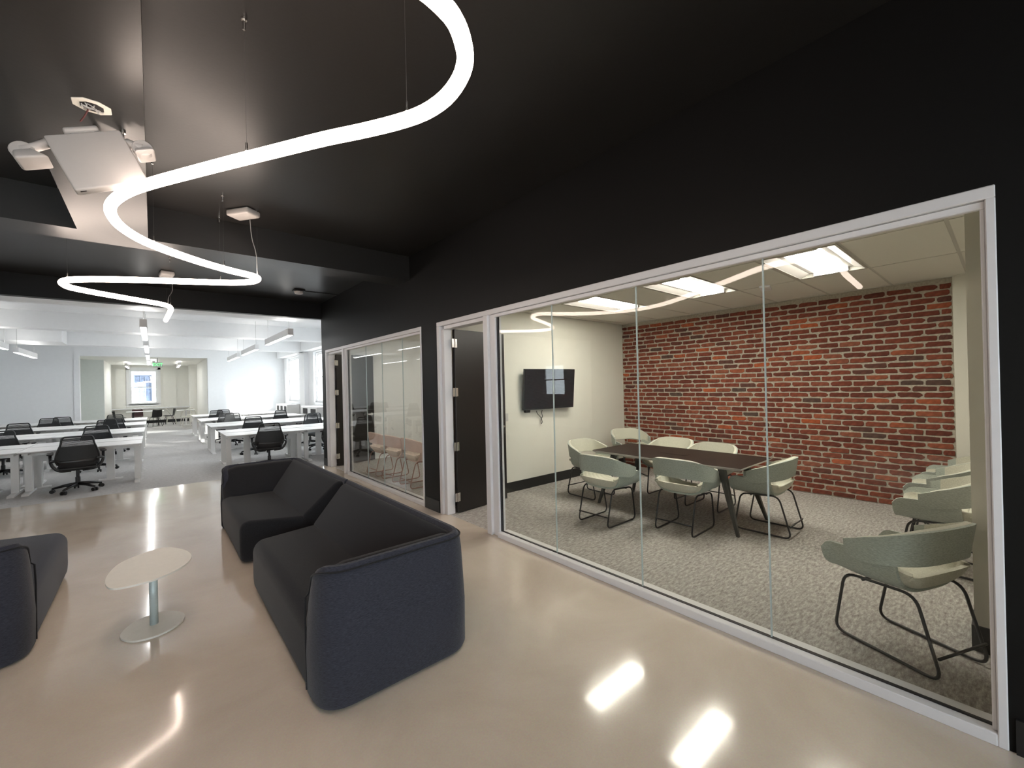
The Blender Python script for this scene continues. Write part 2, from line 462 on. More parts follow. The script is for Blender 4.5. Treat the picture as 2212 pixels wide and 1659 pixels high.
# glazed black wall of the lounge
FT = 2.465
ops = [(0.02, 4.768, 0, FT), (5.187, 9.385, 0, FT)]
wall('wall_right', 'x', D, 0.075, -4.2, Y_END + 0.04, 0, CEIL, ops, M['black_paint'])
wall('wall_right_lining', 'x', D + 0.076, 0.05, -0.7, 9.5, 0, MC + 0.05, ops, M['cream_paint'])
struct('baseboard_right', MB().box(D - 0.012, D, 4.79, 5.17, 0, 0.15).box(D - 0.012, D, 9.40, Y_END + 0.04, 0, 0.15).box(D - 0.012, D, -4.2, 0.0, 0, 0.15), M['black_base'])
struct('trim_9', MB().box(D, D + 0.126, Y_END + 0.04, Y_END + 0.06, 0, CEIL), M['black_paint'])
# lounge left and back walls
wins_left = [(10.9, 12.1, 1.15, 2.45)]
wall('wall_left', 'x', XL - 0.2, 0.2, 9.64, 23.4, 0, 3.7, wins_left, M['white_paint'])
wall('wall_left_lounge', 'x', XL - 0.2, 0.2, -4.2, 9.64, 0, 3.7, [], M['black_paint'])
wins_back = [(-5.4, -3.3, 0.6, 3.0), (-2.7, -0.5, 0.6, 3.0), (0.1, 2.2, 0.6, 3.0)]  # unseen windows, put in and sized to light the lounge floor and sofas
wall('wall_back', 'y', -4.4, 0.2, XL - 0.2, D, 0, 3.6, wins_back, M['black_paint'])
# meeting room
wall('wall_meeting_left', 'y', 4.95, 0.10, D + 0.126, XB + 0.2, 0, MC + 0.2, [], M['cream_paint'])
struct('baseboard_meeting', MB().box(D + 0.13, XB, 4.936, 4.95, 0, 0.15), M['black_base'])
struct('wall_meeting_right', MB().box(D + 0.126, XB + 0.2, -0.75, -0.62, 0, MC + 0.1).box(3.70, 4.05, -0.62, 0.150, 0, MC + 0.1), M['cream_paint'])
struct('baseboard_meeting_right', MB().box(3.688, 3.70, -0.62, 0.150, 0, 0.15).box(3.688, 4.05, 0.1501, 0.162, 0, 0.15).box(4.06, XB, -0.62, -0.608, 0, 0.15), M['black_base'])
struct('wall_meeting_end', MB().box(XB - 0.03, XB + 0.2, -0.62, 0.395, 0, MC + 0.1), M['cream_paint'])
# side room beyond
wall('wall_side_room_back', 'x', 6.3, 0.1, 5.05, 9.5, 0, MC + 0.1, [], M['cream_paint'])
wall('wall_side_room_end', 'y', 9.5, 0.14, D + 0.126, XW + 2.4, 0, 3.7, [], M['white_paint'])
struct('ceiling_side_room', MB().box(D + 0.126, 6.3, 5.05, 9.5, MC, MC + 0.06), M['tile'])
struct('ceiling_meeting', MB().box(D + 0.126, XB + 0.2, -0.75, 4.95, MC + 0.05, MC + 0.1), M['tile'])
# office shell
wins_right = [(11.0, 13.2, 1.12, 3.15), (15.95, 18.15, 1.12, 3.15), (20.4, 22.5, 1.12, 3.15)]
wall('wall_office_windows', 'x', XW, 0.3, 9.64, 23.4, 0, 3.7, wins_right, M['white_paint'])
wall('wall_far', 'y', YF, 0.14, XL, XW, 0, 3.6, [(-2.18, 1.88, 0, 3.15)], M['white_paint'])
struct('trim_10', MB().box(XW - 0.16, XW, 18.9, 19.6, 0, 3.2), M['white_paint'])
struct('trim_11', MB().box(-2.30, -2.14, YF - 0.03, YF + 0.16, 0, 3.15), M['white_paint'])
# kitchen nook
wall('wall_kitchen_back', 'y', 30.4, 0.2, -2.4, 2.2, 0, 3.6, [(-0.97, 0.22, 1.05, 2.93)], M['kitchen_paint'])
struct('wall_kitchen_left', MB().box(-1.78, -1.64, 26.0, 30.4, 0, 3.6), M['kitchen_paint'])
struct('wall_kitchen_screen', MB().box(-2.6, -1.64, 25.9, 26.0, 0, 3.6).box(-2.6, -2.45, 23.34, 26, 0, 3.6), M['sage_paint'])
struct('wall_kitchen_right', MB().box(1.86, 2.0, 23.34, 30.4, 0, 3.6).box(1.55, 1.86, 29.2, 30.4, 0, 3.6), M['kitchen_paint'])
struct('ceiling_kitchen', MB().box(-2.6, 2.2, YF + 0.14, 30.6, 3.16, 3.22), M['kitchen_paint'])
struct('trim_12', MB().box(-1.64, 1.55, 30.12, 30.4, 0.80, 0.86), M['white_paint'])
struct('trim_13', MB().box(0.45, 1.0, 30.33, 30.4, 0.86, 2.95).box(-1.5, -1.1, 30.33, 30.4, 0.86, 2.95), M['kitchen_paint'])
struct('baseboard_kitchen', MB().box(-1.64, 1.55, 30.385, 30.4, 0, 0.16), M['black_base'])


# --- windows of the outside walls
def window(name, axis, pos, a0, a1, z0, z1, split=0.5, depth=0.12, fm=None, sill_side=-1):
    """double-hung sash window; every sash and pane a part"""
    fm = fm or M['white_paint']
    root = bpy.data.objects.new(name, None); COL.objects.link(root); root['kind'] = 'structure'
    c = (a0 + a1) / 2
    root.location = (pos, c, z0) if axis == 'x' else (c, pos, z0)
    w, h = a1 - a0, z1 - z0

    def B(mb, u0, u1, t0, t1, v0, v1):
        if axis == 'x': mb.box(t0, t1, u0, u1, v0, v1)
        else: mb.box(u0, u1, t0, t1, v0, v1)
        return mb
    f = MB()
    for u0, u1, v0, v1 in ((-w / 2, -w / 2 + .06, 0, h), (w / 2 - .06, w / 2, 0, h), (-w / 2 + .06, w / 2 - .06, h - .06, h), (-w / 2 + .06, w / 2 - .06, 0, .05)):
        B(f, u0, u1, 0, depth, v0, v1)
    f.build('window_frame', fm, root)
    B(MB(), -w / 2 - .05, w / 2 + .05, min(0, sill_side * .08), max(0, sill_side * .08), -.04, 0.0).build('window_sill', fm, root)
    hm = h * split
    for k, (v0, v1, t) in enumerate(((.05, hm + .02, .03), (hm - .02, h - .06, .07))):
        s = MB()
        for u0, u1, a, b in ((-w / 2 + .06, -w / 2 + .10, v0, v1), (w / 2 - .10, w / 2 - .06, v0, v1), (-w / 2 + .10, w / 2 - .10, v0, v0 + .04), (-w / 2 + .10, w / 2 - .10, v1 - .04, v1)):
            B(s, u0, u1, t, t + .03, a, b)
        so = s.build('sash', fm, root)
        B(MB(), -w / 2 + .10, w / 2 - .10, t + .010, t + .016, v0 + .04, v1 - .04).build('pane', M['win_glass'], so)
    return root


n = 3
for (a, b, z0, z1) in wins_right:
    window('window_%d' % n, 'x', XW + 0.1, a, b, z0, z1, sill_side=-1); n += 1
for (a, b, z0, z1) in wins_left:
    window('window_%d' % n, 'x', XL - 0.14, a, b, z0, z1, depth=0.1, sill_side=1); n += 1
for (a, b, z0, z1) in wins_back:
    window('window_%d' % n, 'y', -4.35, a, b, z0, z1, depth=0.1, sill_side=1); n += 1
window('window_%d' % n, 'y', 30.42, -0.97, 0.22, 1.05, 2.93, split=0.49, sill_side=-1)
struct('trim_14', MB().box(-1.08, -0.97, 30.36, 30.4, 0.95, 3.04).box(0.22, 0.33, 30.36, 30.4, 0.95, 3.04).box(-1.08, 0.33, 30.36, 30.4, 2.93, 3.04).box(-1.08, 0.33, 30.34, 30.4, 0.95, 1.05), M['white_paint'])

# --- the building across the court
fac = thing('facing_building', 'pale rendered building across the court, seen through the far kitchen window', 'building', (0, 37.0, -6))
MB().box(-9, -0.95, 0, 4, 0, 16).box(-0.05, 9, 0, 4, 0, 16).box(-0.95, -0.05, 0, 4, 0, 7.1).box(-0.95, -0.05, 0, 4, 8.86, 16).build('wall', M['stone'], fac)
fwn = MB()
for x0, x1, z0, z1 in ((-.95, -.88, 7.1, 8.86), (-.12, -.05, 7.1, 8.86), (-.88, -.12, 7.1, 7.17), (-.88, -.12, 8.79, 8.86), (-.88, -.12, 7.94, 8.0)):
    fwn.box(x0, x1, 0.08, 0.16, z0, z1)
fwo = fwn.build('window_frame', M['slate_frame'], fac)
MB().box(-.64, -.61, .10, .14, 7.17, 8.79).box(-.39, -.36, .10, .14, 7.17, 8.79).box(-.88, -.12, .10, .14, 7.54, 7.57).box(-.88, -.12, .10, .14, 8.38, 8.41).build('muntin', M['slate_frame'], fwo)
MB().box(-.88, -.12, .14, .15, 7.17, 8.79).build('pane', M['dark_glass'], fwo)
struct('ground', MB().box(-60, 60, -60, 90, -6.2, -6.0), M['asphalt'])


# ------------------------------------------------------------------ storefront partitions
def storefront(name, y0, y1, door0, joints, door_name, hinge_y, leaf_rot):
    """y0 right jamb, y1 far end of frame, door opening from door0 to y1; glass y0..door0"""
    root = bpy.data.objects.new(name, None); COL.objects.link(root); root['kind'] = 'structure'
    X0, X1 = D - 0.012, D + 0.138
    mull0, mull1 = door0 - 0.18, door0
    j = 0.032

    def member(nm, bx):
        MB().rbox(*bx, 0.004, 1).build(nm, M['frame_white'], root)
    member('head', (X0, X1, y0, y1, FT - 0.055, FT))
    member('jamb', (X0, X1, y0, y0 + j, 0, FT - 0.055))
    member('mullion', (X0, X1, mull0 + 0.10, mull1, 0, FT - 0.055))
    member('mullion', (X0 + 0.03, X1 - 0.03, mull0, mull0 + 0.098, 0, FT - 0.055))
    member('door_jamb', (X0, X1, y1 - 0.06, y1, 0, FT - 0.055))
    member('door_jamb', (X0 + 0.03, X1 - 0.005, y1 - 0.13, y1 - 0.062, 0, FT - 0.10))
    member('door_head', (X0 + 0.03, X1 - 0.005, mull1, y1 - 0.13, FT - 0.10, FT - 0.057))
    member('sill', (X0, X1, y0 + j, mull0, 0, 0.055))
    member('glass_stop', (X0 + 0.02, X0 + 0.052, y0 + j, mull0, FT - 0.09, FT - 0.057))
    member('glass_stop', (X0 + 0.02, X0 + 0.052, y0 + j, y0 + j + 0.016, 0.057, FT - 0.09))
    GX = D + 0.055
    g = MB()
    g.box(GX - .0125, GX + .0125, y0 + j, mull0, 0.0551, 0.0585)
    for s in (-1, 1):
        a = GX + s * 0.0095 - 0.0042; b = a + 0.0084
        g.box(a, b, y0 + j, mull0, FT - 0.075, FT - 0.056)
        g.box(a, b, y0 + j, y0 + j + 0.008, 0.0595, FT - 0.075).box(a, b, mull0 - 0.012, mull0, 0.0595, FT - 0.075)
    g.build('gasket', M['gasket'], root)
    ys = [y0 + j + 0.004] + joints + [mull0 - 0.004]
    for a, b in zip(ys, ys[1:]):
        MB().box(GX - 0.005, GX + 0.005, a + 0.0025, b - 0.0025, 0.06, FT - 0.06).build('pane', M['glass'], root)
    for yj in joints:
        MB().box(GX - 0.0065, GX + 0.0065, yj - 0.0035, yj + 0.0035, 0.06, FT - 0.06).build('joint_seal', M['steel'], root)
    # the door leaf, hinged on the far jamb and swung into the room
    dr = bpy.data.objects.new(door_name, None); COL.objects.link(dr); dr['kind'] = 'structure'
    dr.location = (D + 0.150, hinge_y, 0.012); dr.rotation_euler = (0, 0, leaf_rot)
    W = 0.895
    MB().rbox(0.0, W, -0.045, 0.0, 0, 2.36, 0.003, 1).build('door_leaf', M['black_door'], dr)
    for z in (0.20, 0.85, 1.55, 2.18):
        h = MB().box(-0.045, 0.0, -0.049, -0.043, z - 0.055, z + 0.055).box(0.0, 0.035, -0.049, -0.0455, z - 0.055, z + 0.055)
        h.tube([(-0.004, -0.052, z - 0.057), (-0.004, -0.052, z + 0.057)], 0.008, 8)
        h.build('hinge', M['chrome'], dr)
    hd = MB(); hd.lathe([(0.032, 0), (0.032, 0.012), (0.012, 0.016), (0.012, 0.05)], 16)
    for v in hd.bm.verts: v.co = Vector((W - 0.07 + v.co.x, -0.045 - v.co.z, 1.04 + v.co.y))
    hd.tube(fillet([(W - 0.07, -0.088, 1.04), (W - 0.09, -0.095, 1.04), (W - 0.19, -0.092, 1.04)], 0.02), 0.010, 8)
    ho = hd.build('door_handle', M['chrome'], dr, smooth=True)
    hb = MB(); hb.box(W, W + 0.004, -0.034, -0.011, 0.96, 1.12); hb.build('latch_plate', M['chrome'], dr)
    hc = MB(); hc.lathe([(0.032, 0), (0.032, 0.012), (0.012, 0.016), (0.012, 0.05)], 16)
    for v in hc.bm.verts: v.co = Vector((W - 0.07 + v.co.x, v.co.z, 1.04 + v.co.y))
    hc.tube(fillet([(W - 0.07, 0.043, 1.04), (W - 0.09, 0.05, 1.04), (W - 0.19, 0.047, 1.04)], 0.02), 0.010, 8)
    hc.build('door_handle', M['chrome'], dr, smooth=True)
    return root


storefront('window_1', 0.02, 4.768, 3.765, [0.962, 1.857, 2.765], 'door_1', 4.645, math.radians(5.5))
storefront('window_2', 5.187, 9.385, 8.365, [5.886, 6.63, 7.31], 'door_2', 9.26, math.radians(12))

# ------------------------------------------------------------------ meeting room: brick wall
bw = bpy.data.objects.new('wall_brick', None); COL.objects.link(bw); bw['kind'] = 'structure'; bw.location = (XB, 0, 0)
MB().box(0.0, 0.15, 0.395, 4.95, 0, MC + 0.1).build('mortar', M['mortar'], bw)
CO, LB = 0.0757, 0.237
rb = random.Random(11)


def brick_outline(L, H):
    """irregular rounded front face, pillowed: returns bmesh-ready rings (back ring, front ring, inset ring)"""
    pts = []
    c = [0.006 + rb.random() ** 2 * 0.026 for _ in range(4)]
    jy = lambda: (rb.random() - .5) * 0.009
    hl, hh = L / 2, H / 2
    pts = [(-hl + c[0], -hh + jy()), (hl * .1 * rb.random(), -hh + jy()), (hl - c[1], -hh + jy()), (hl + jy() * .6, -hh + c[1] * .7), (hl + jy() * .6, hh - c[2] * .7), (hl - c[2], hh + jy()),
           (-hl * .2 * rb.random(), hh + jy()), (-hl + c[3], hh + jy()), (-hl + jy() * .6, hh - c[3] * .7), (-hl + jy() * .6, -hh + c[0] * .7)]
    return pts


def add_brick(mb, L, H, off=(0, 0, 0)):
    o = brick_outline(L, H); x = -0.006 - rb.random() * 0.006
    back = [mb.bm.verts.new((off[0] + 0.004, off[1] + p[0], off[2] + p[1])) for p in o]
    fr = [mb.bm.verts.new((off[0] + x, off[1] + p[0] * (1 - .004 / L), off[2] + p[1] * (1 - .004 / H * 2))) for p in o]
    k = len(o)
    for i in range(k): mb.bm.faces.new((back[i], back[(i + 1) % k], fr[(i + 1) % k], fr[i]))
    mb.bm.faces.new(fr)


slots = []
for r in range(37):
    z = CO * (r + 0.5)
    y = 0.40 - (0.5 * LB if r % 2 else 0.0) + rb.uniform(-0.02, 0.02)
    while y < 4.95:
        L = LB + rb.uniform(-0.012, 0.012)
        a, b = max(y, 0.398), min(y + L, 4.948)
        if b - a > 0.05 and z + 0.03 < MC: slots.append(((a + b) / 2, z + rb.uniform(-.002, .002), b - a - 0.013 - rb.random() * .008))
        y += L
slots.sort(key=lambda s: (s[0] + 0.0) ** 2 + (s[1] - 1.64) ** 2 * 0.2)
vari = []
for k in range(14):
    mb = MB(); add_brick(mb, 0.224, 0.0585); bmesh.ops.recalc_face_normals(mb.bm, faces=list(mb.bm.faces))
    me = bpy.data.meshes.new('brick'); mb.bm.to_mesh(me); mb.bm.free(); me.materials.append(M['brick']); vari.append(me)
for (y, z, L) in slots[:300]:
    o = child('brick', rb.choice(vari), bw, (0, y, z)); o.scale = (1, L / 0.224, 1)
mb = MB()
for (y, z, L) in slots[300:]: add_brick(mb, L, 0.0585, (0, y, z))
mb.build('brick_field', M['brick_stuff'], bw, kind='stuff')

# ------------------------------------------------------------------ meeting room: ceiling
ceil_m = bpy.data.objects.new('ceiling_grid', None); COL.objects.link(ceil_m); ceil_m['kind'] = 'structure'; ceil_m.location = (0, 0, MC)
GY = [-0.62, -0.37, 0.272, 0.915, 1.56, 2.204, 2.846, 3.49, 4.135, 4.78, 4.95]
GX_ = [D + 0.126, 3.19, 4.47, 5.75, 7.03, XB]
TRO = {(2, 4)}
tro_cells = [(2, 3), (2, 5), (2, 7)]
tile_cache = {}
for i in range(len(GX_) - 1):
    for k in range(len(GY) - 1):
        if (i, k) in tro_cells: continue
        w, d = GX_[i + 1] - GX_[i], GY[k + 1] - GY[k]
        key = (round(w, 3), round(d, 3))
        if key not in tile_cache:
            mb = MB().box(-w / 2 + .013, w / 2 - .013, -d / 2 + .013, d / 2 - .013, -0.004, 0.022)
            me = bpy.data.meshes.new('ceiling_tile'); mb.bm.to_mesh(me); mb.bm.free(); me.materials.append(M['tile']); tile_cache[key] = me
        child('ceiling_tile', tile_cache[key], ceil_m, ((GX_[i] + GX_[i + 1]) / 2, (GY[k] + GY[k + 1]) / 2, 0))
for y in GY[1:-1]: MB().box(GX_[0], GX_[-1], y - .013, y + .013, 0.003, 0.012).build('grid_bar', M['grid'], ceil_m)
for x in GX_[1:-1]: MB().box(x - .013, x + .013, GY[0], GY[-1], 0.0032, 0.0125).build('grid_bar', M['grid'], ceil_m)
MB().box(GX_[0], XB, -0.62, -0.60, -0.004, 0.014).box(GX_[0], XB, 4.93, 4.95, -0.004, 0.014).box(XB - .02, XB, -0.62, 4.95, -0.004, 0.014).build('grid_bar', M['grid'], ceil_m)


def troffer(loc, label, group):
    t = thing('troffer_light', label, 'light', loc, 0, group)
    w, d = 1.256, 0.619
    MB().box(-w / 2, w / 2, -d / 2, -d / 2 + .02, -.004, .05).box(-w / 2, w / 2, d / 2 - .02, d / 2, -.004, .05).box(-w / 2, -w / 2 + .02, -d / 2 + .02, d / 2 - .02, -.004, .05).box(w / 2 - .02, w / 2, -d / 2 + .02, d / 2 - .02, -.004, .05).build('frame', M['grid'], t)
    r = MB()
    for s in (-1, 1):
        pr = [(s * (d / 2 - .02), 0.0), (s * .20, .040), (s * .155, .040)]
        vs = [[r.bm.verts.new((x, y, z)) for y, z in pr] for x in (-w / 2 + .02, w / 2 - .02)]
        for q in range(2): r.bm.faces.new((vs[0][q], vs[0][q + 1], vs[1][q + 1], vs[1][q]))
    solidify(r.build('reflector', M['plastic_white'], t), 0.004)
    ln = MB(); N_ = 10
    ring = []
    for x in (-w / 2 + .06, w / 2 - .06):
        ring.append([ln.bm.verts.new((x, -.15 + .30 * q / N_, .040 - .045 * math.sin(PI * q / N_) ** .7)) for q in range(N_ + 1)])
    for q in range(N_): ln.bm.faces.new((ring[0][q], ring[0][q + 1], ring[1][q + 1], ring[1][q]))
    ln.bm.faces.new(ring[0]); ln.bm.faces.new(list(reversed(ring[1])))
    ln.build('lens', M['troffer'], t, smooth=False)
    for s in (-1, 1): MB().box(s * (w / 2 - .039) - .019, s * (w / 2 - .039) + .019, -.155, .155, -.003, .045).build('end_plate', M['plastic_white'], t)
    MB().box(-w / 2, w / 2, -d / 2, d / 2, .046, .049).build('housing', M['plastic_white'], t)
    return t


tro_labels = ['recessed ceiling light nearest the right end of the glass meeting room', 'middle recessed ceiling light, above the dark meeting table', 'recessed ceiling light nearest the wall with the television']
for (i, k), lb in zip(tro_cells, tro_labels):
    troffer(((GX_[i] + GX_[i + 1]) / 2, (GY[k] + GY[k + 1]) / 2, MC), lb, 'troffers in the meeting room ceiling')
troffer((4.55, 6.05, MC - 0.005), 'recessed ceiling light in the side room above the blush chairs', 'troffers in the side room')
troffer((4.55, 7.95, MC - 0.005), 'recessed ceiling light in the side room, at its end nearest the desks', 'troffers in the side room')
sd = MB().rbox(-.14, .14, -.06, .06, -.03, 0, .014, 2)
so = sd.build('ceiling_sensor', M['frame_white'], smooth=False, loc=(5.82, 1.93, MC)); autosmooth(so)
tag(so, 'small flat white ceiling device between the troffers of the meeting room', 'sensor')
so.rotation_euler = (0, 0, 0.25)

# ------------------------------------------------------------------ television
tv = thing('television', 'black flat television tilted down on the cream meeting room wall', 'television', (4.93, 4.845, 1.56))
tv.rotation_euler = (math.radians(5), 0, math.radians(-3))
MB().rbox(-.55, .55, -.02, .02, -.325, .325, .006, 2).build('casing', M['tv_black'], tv)
MB().box(-.54, .54, -.0225, -.0205, -.305, .315).build('screen', M['tv_screen'], tv)
MB().rbox(-.50, -.40, -.01, .035, -.365, -.326, .004, 1).build('connector_box', M['tv_black'], tv)
MB().box(-.2, .2, .021, .075, -.15, .15).build('wall_bracket', M['black_tube'], tv)
cb = MB().tube(fillet([(4.69, 4.915, 1.215), (4.70, 4.915, 1.17), (4.80, 4.925, 1.10), (4.83, 4.925, 1.02), (4.80, 4.925, 0.99), (4.79, 4.925, 1.06), (4.84, 4.925, 1.12), (4.80, 4.915, 1.17), (4.82, 4.915, 1.215)], .05), .005, 6)
tag(cb.build('power_cord', M['black_cord'], smooth=True), 'thin dark cable looped on the wall below the television', 'cable')
ol = thing('wall_outlet', 'white double power outlet on the cream wall beside the open door', 'outlet', (4.06, 4.949, 1.15))
MB().rbox(-.06, .06, -.008, 0, -.058, .058, .003, 1).build('cover_plate', M['plastic_white'], ol)
for s in (-1, 1): MB().rbox(s * .025 - .014, s * .025 + .014, -.0105, -.0078, -.022, .022, .0012, 1).build('socket', M['plastic_white'], ol)

# ------------------------------------------------------------------ meeting table
tb = thing('meeting_table', 'long dark meeting table with splayed gunmetal legs in the glass room', 'table', (5.015, 2.74, 0))
xw0, xw1, yl = 0.445, 0.475, 0.96
out = []
for k in range(9):
    t = k / 8; out.append((-(xw0 + (xw1 - xw0) * math.sin(PI * t)), -yl + 2 * yl * t))
out = out + [(-x, y) for x, y in reversed(out)]
t0 = bmesh.new()
inner = [(x * .93, y * .965) for x, y in out]
top = MB()
top.bm.free(); top.bm = bmesh.new()
zt = .722
R0 = [top.bm.verts.new((x, y, zt)) for x, y in out]; R1 = [top.bm.verts.new((x, y, zt - .008)) for x, y in out]; R2 = [top.bm.verts.new((x, y, zt - .034)) for x, y in inner]
q = len(out)
top.bm.faces.new(R0); top.bm.faces.new(list(reversed(R2)))
for A, B in ((R1, R0),):
    for i in range(q): top.bm.faces.new((A[i], A[(i + 1) % q], B[(i + 1) % q], B[i]))
for i in range(q): top.bm.faces.new((R2[i], R2[(i + 1) % q], R1[(i + 1) % q], R1[i]))
to = top.build('table_top', M['dark_wood'], tb)
to.data.materials.append(M['table_edge'])
for p in to.data.polygons:
    if abs(p.normal.z) < .95: p.material_index = 1
MB().rbox(-.06, .06, -.17, .17, zt, zt + .004, .0015, 1).build('cable_hatch', M['dark_wood'], tb)
for sx in (-1, 1):
    for sy in (-1, 1):
        A = Vector((sx * .30, sy * .70, .69)); B = Vector((sx * .405, sy * .90, 0))
        ex = Vector((sx, 0, 0)); ey = Vector((0, sy, 0))
        l = MB()
        a, b = .035, .016
        l.loft([A + Vector(v) for v in ((-a, -a, 0), (a, -a, 0), (a, a, 0), (-a, a, 0))], [B + Vector(v) for v in ((-b, -b, 0), (b, -b, 0), (b, b, 0), (-b, b, 0))], .004, 1)
        l.build('leg', M['gunmetal'], tb)
MB().box(-.28, .28, -.72, -.66, .65, .69).box(-.28, .28, .66, .72, .65, .69).box(-.03, .03, -.66, .66, .65, .69).build('under_frame', M['gunmetal'], tb)


# ------------------------------------------------------------------ tub chair
def thick_grid(fn, nu, nv, t_in, t_out, inside, extra=None):
    """closed double surface: offsets t_out and t_in along the normal pointing away from `inside` (negative = inwards)"""
    def nrm(u, v):
        e = 1e-3
        u0, u1, v0, v1 = max(0, u - e), min(1, u + e), max(0, v - e), min(1, v + e)
        n = (fn(u1, v) - fn(u0, v)).cross(fn(u, v1) - fn(u, v0))
        if n.length < 1e-12: n = fn(u, v) - inside
        n.normalize()
        d = fn(u, v) - inside
        return n if n.dot(d) > 0 else -n
    mb = MB(); A, B = [], []
    for i in range(nu + 1):
        ra, rb_ = [], []
        for j in range(nv + 1):
            u, v = i / nu, j / nv; p, n = fn(u, v), nrm(u, v)
            x = extra(u, v) if extra else 0
            ra.append(mb.bm.verts.new(p + n * t_out)); rb_.append(mb.bm.verts.new(p + n * (t_in - x)))
        A.append(ra); B.append(rb_)
    F = mb.bm.faces.new
    for i in range(nu):
        for j in range(nv):
            F((A[i][j], A[i + 1][j], A[i + 1][j + 1], A[i][j + 1])); F((B[i][j], B[i][j + 1], B[i + 1][j + 1], B[i + 1][j]))
    for i in range(nu):
        F((A[i][0], B[i][0], B[i + 1][0], A[i + 1][0])); F((A[i][nv], A[i + 1][nv], B[i + 1][nv], B[i][nv]))
    for j in range(nv):
        F((A[0][j], A[0][j + 1], B[0][j + 1], B[0][j])); F((A[nu][j], B[nu][j], B[nu][j + 1], A[nu][j + 1]))
    return mb


def sp(v, e): return math.copysign(abs(v) ** e, v)


def make_tub_chair(name, label, group, mo, mi, mt):
    t = thing(name, label, 'chair', (0, 0, 0), 0, group)

    def bucket(u, v):
        w = 2 * v - 1; th = w * PI / 2
        sx, cz = sp(math.sin(th), .60), abs(math.cos(th)) ** .60
        s = 1 - cz
        arm = .595 + .02 * u
        if u < .10: arm -= .05 * (1 - u / .10) ** 2
        if u > .60: arm -= .075 * ((u - .60) / .40) ** 1.2
        wx = .268 + .016 * s
        if u <= .72: y, za = .285 - u * .405 / .72, 0.0
        else:
            ph = (u - .72) / .28 * PI / 2
            y, za = -.12 - .09 * math.sin(ph), .118 * (1 - math.cos(ph))
            wx *= 1 - .10 * (ph / 1.57) ** 2
        y += .012 * s
        zb = .408 - .014 * math.sin(PI * min(1, u / .72)) + za
        arm = max(arm, zb + .004)
        return Vector((wx * sx, y, zb + (arm - zb) * s))
    IN = Vector((0, 0, .75))
    a = thick_grid(lambda u, v: bucket(u * .735, v), 14, 24, -.020, 0.0, IN).build('seat_shell', mo, t)
    rib = lambda u, v: .007 * abs(math.sin(u * PI * 8)) - .004
    b = thick_grid(lambda u, v: bucket(.012 + u * .988, .03 + .94 * v), 40, 24, -.052, -.0215, IN, rib).build('seat_cushion', mi, t)

    def band(u, v):
        w = 2 * u - 1; ph = w * PI / 2
        ex = .60
        rx, ry = .328, .362
        e = abs(w)
        top = .80 - .117 * e ** 2.2; bot = .602 - .055 * e ** 2
        if e > .92:
            q = (e - .92) / .08; mid = (top + bot) / 2 + .006; f_ = max(0.62, math.sqrt(max(0, 1 - q * q)))
            top = mid + (top - mid) * f_; bot = mid + (bot - mid) * f_
        z = bot + (top - bot) * v
        lean = .035 * (v - .3) * (1 - .5 * e)
        return Vector(((rx + lean * .3) * sp(math.sin(ph), ex), .125 - (ry + lean) * abs(math.cos(ph)) ** ex, z))
    IB = Vector((0, -.05, .68))
    c = thick_grid(band, 44, 6, -.016, 0.0, IB).build('backrest_band', mo, t)
    d = thick_grid(lambda u, v: band(.02 + .96 * u, .03 + .97 * v), 44, 6, -.040, -.0165, IB).build('backrest_lining', mi, t)
    for o in (a, b, c, d): autosmooth(o, 55)
    for s in (-1, 1):
        pts = fillet([(s * .215, .20, .405), (s * .205, .275, .012), (s * .205, -.275, .012), (s * .205, -.165, .425)], .07, 6, closed=True)
        MB().tube(pts, .0088, 8, closed=True).build('sled_leg', mt, t, smooth=True)
    MB().tube([(-.205, -.262, .13), (.205, -.262, .13)], .0075, 8).build('crossbar', mt, t, smooth=True)
    MB().tube([(-.21, .10, .40), (.21, .10, .40)], .009, 8).build('seat_rail', mt, t, smooth=True)
    return t


G = 'sage tub chairs of the meeting room'
ch = make_tub_chair('tub_chair', 'sage tub chair with its back to the glass, nearest the television end', G, M['sage_fabric'], M['cream_fabric'], M['black_tube'])
ch.location = (4.10, 3.12, 0); ch.rotation_euler = (0, 0, -PI / 2)
for loc, rz, lb in [
    ((4.48, 2.35, 0), -PI / 2 + .02, 'sage tub chair with its back to the glass, at the middle of the table'),
    ((5.09, 1.71, 0), .0, 'sage tub chair at the right end of the dark meeting table, seen from behind'),
    ((5.70, 3.20, 0), PI / 2, 'sage tub chair by the brick wall, left one of the two behind the table'),
    ((5.50, 2.53, 0), PI / 2, 'sage tub chair by the brick wall, right one of the two behind the table'),
    ((4.86, 3.98, 0), PI - .05, 'sage tub chair at the far end of the table, below the television'),
    ((6.42, 4.35, 0), PI - .55, 'sage tub chair alone in the corner where cream and brick walls meet'),
    ((3.44, 0.42, 0), -math.radians(23), 'large sage tub chair right behind the glass at the lower right'),
    ((5.13, 0.36, 0), -.03, 'front sage tub chair of the row against the right wall'),
    ((5.88, 0.38, 0), -.02, 'middle sage tub chair of the row against the right wall'),
    ((6.62, 0.34, 0), -.02, 'last sage tub chair of the right wall row, nearest the bricks'),
]:
    dup(ch, loc, rz, lb, G)
pk = make_tub_chair('tub_chair', 'blush tub chair in the side room, nearest the door', 'blush tub chairs in the side room', M['pink_fabric'], M['pink_cream'], M['copper_tube'])
pk.location = (3.36, 7.77, 0); pk.rotation_euler = (0, 0, -PI / 2)
dup(pk, (3.36, 7.08, 0), -PI / 2 + .03, 'blush tub chair in the side room, middle one of three')
dup(pk, (3.38, 6.41, 0), -PI / 2 - .03, 'blush tub chair in the side room, nearest the black wall pier')


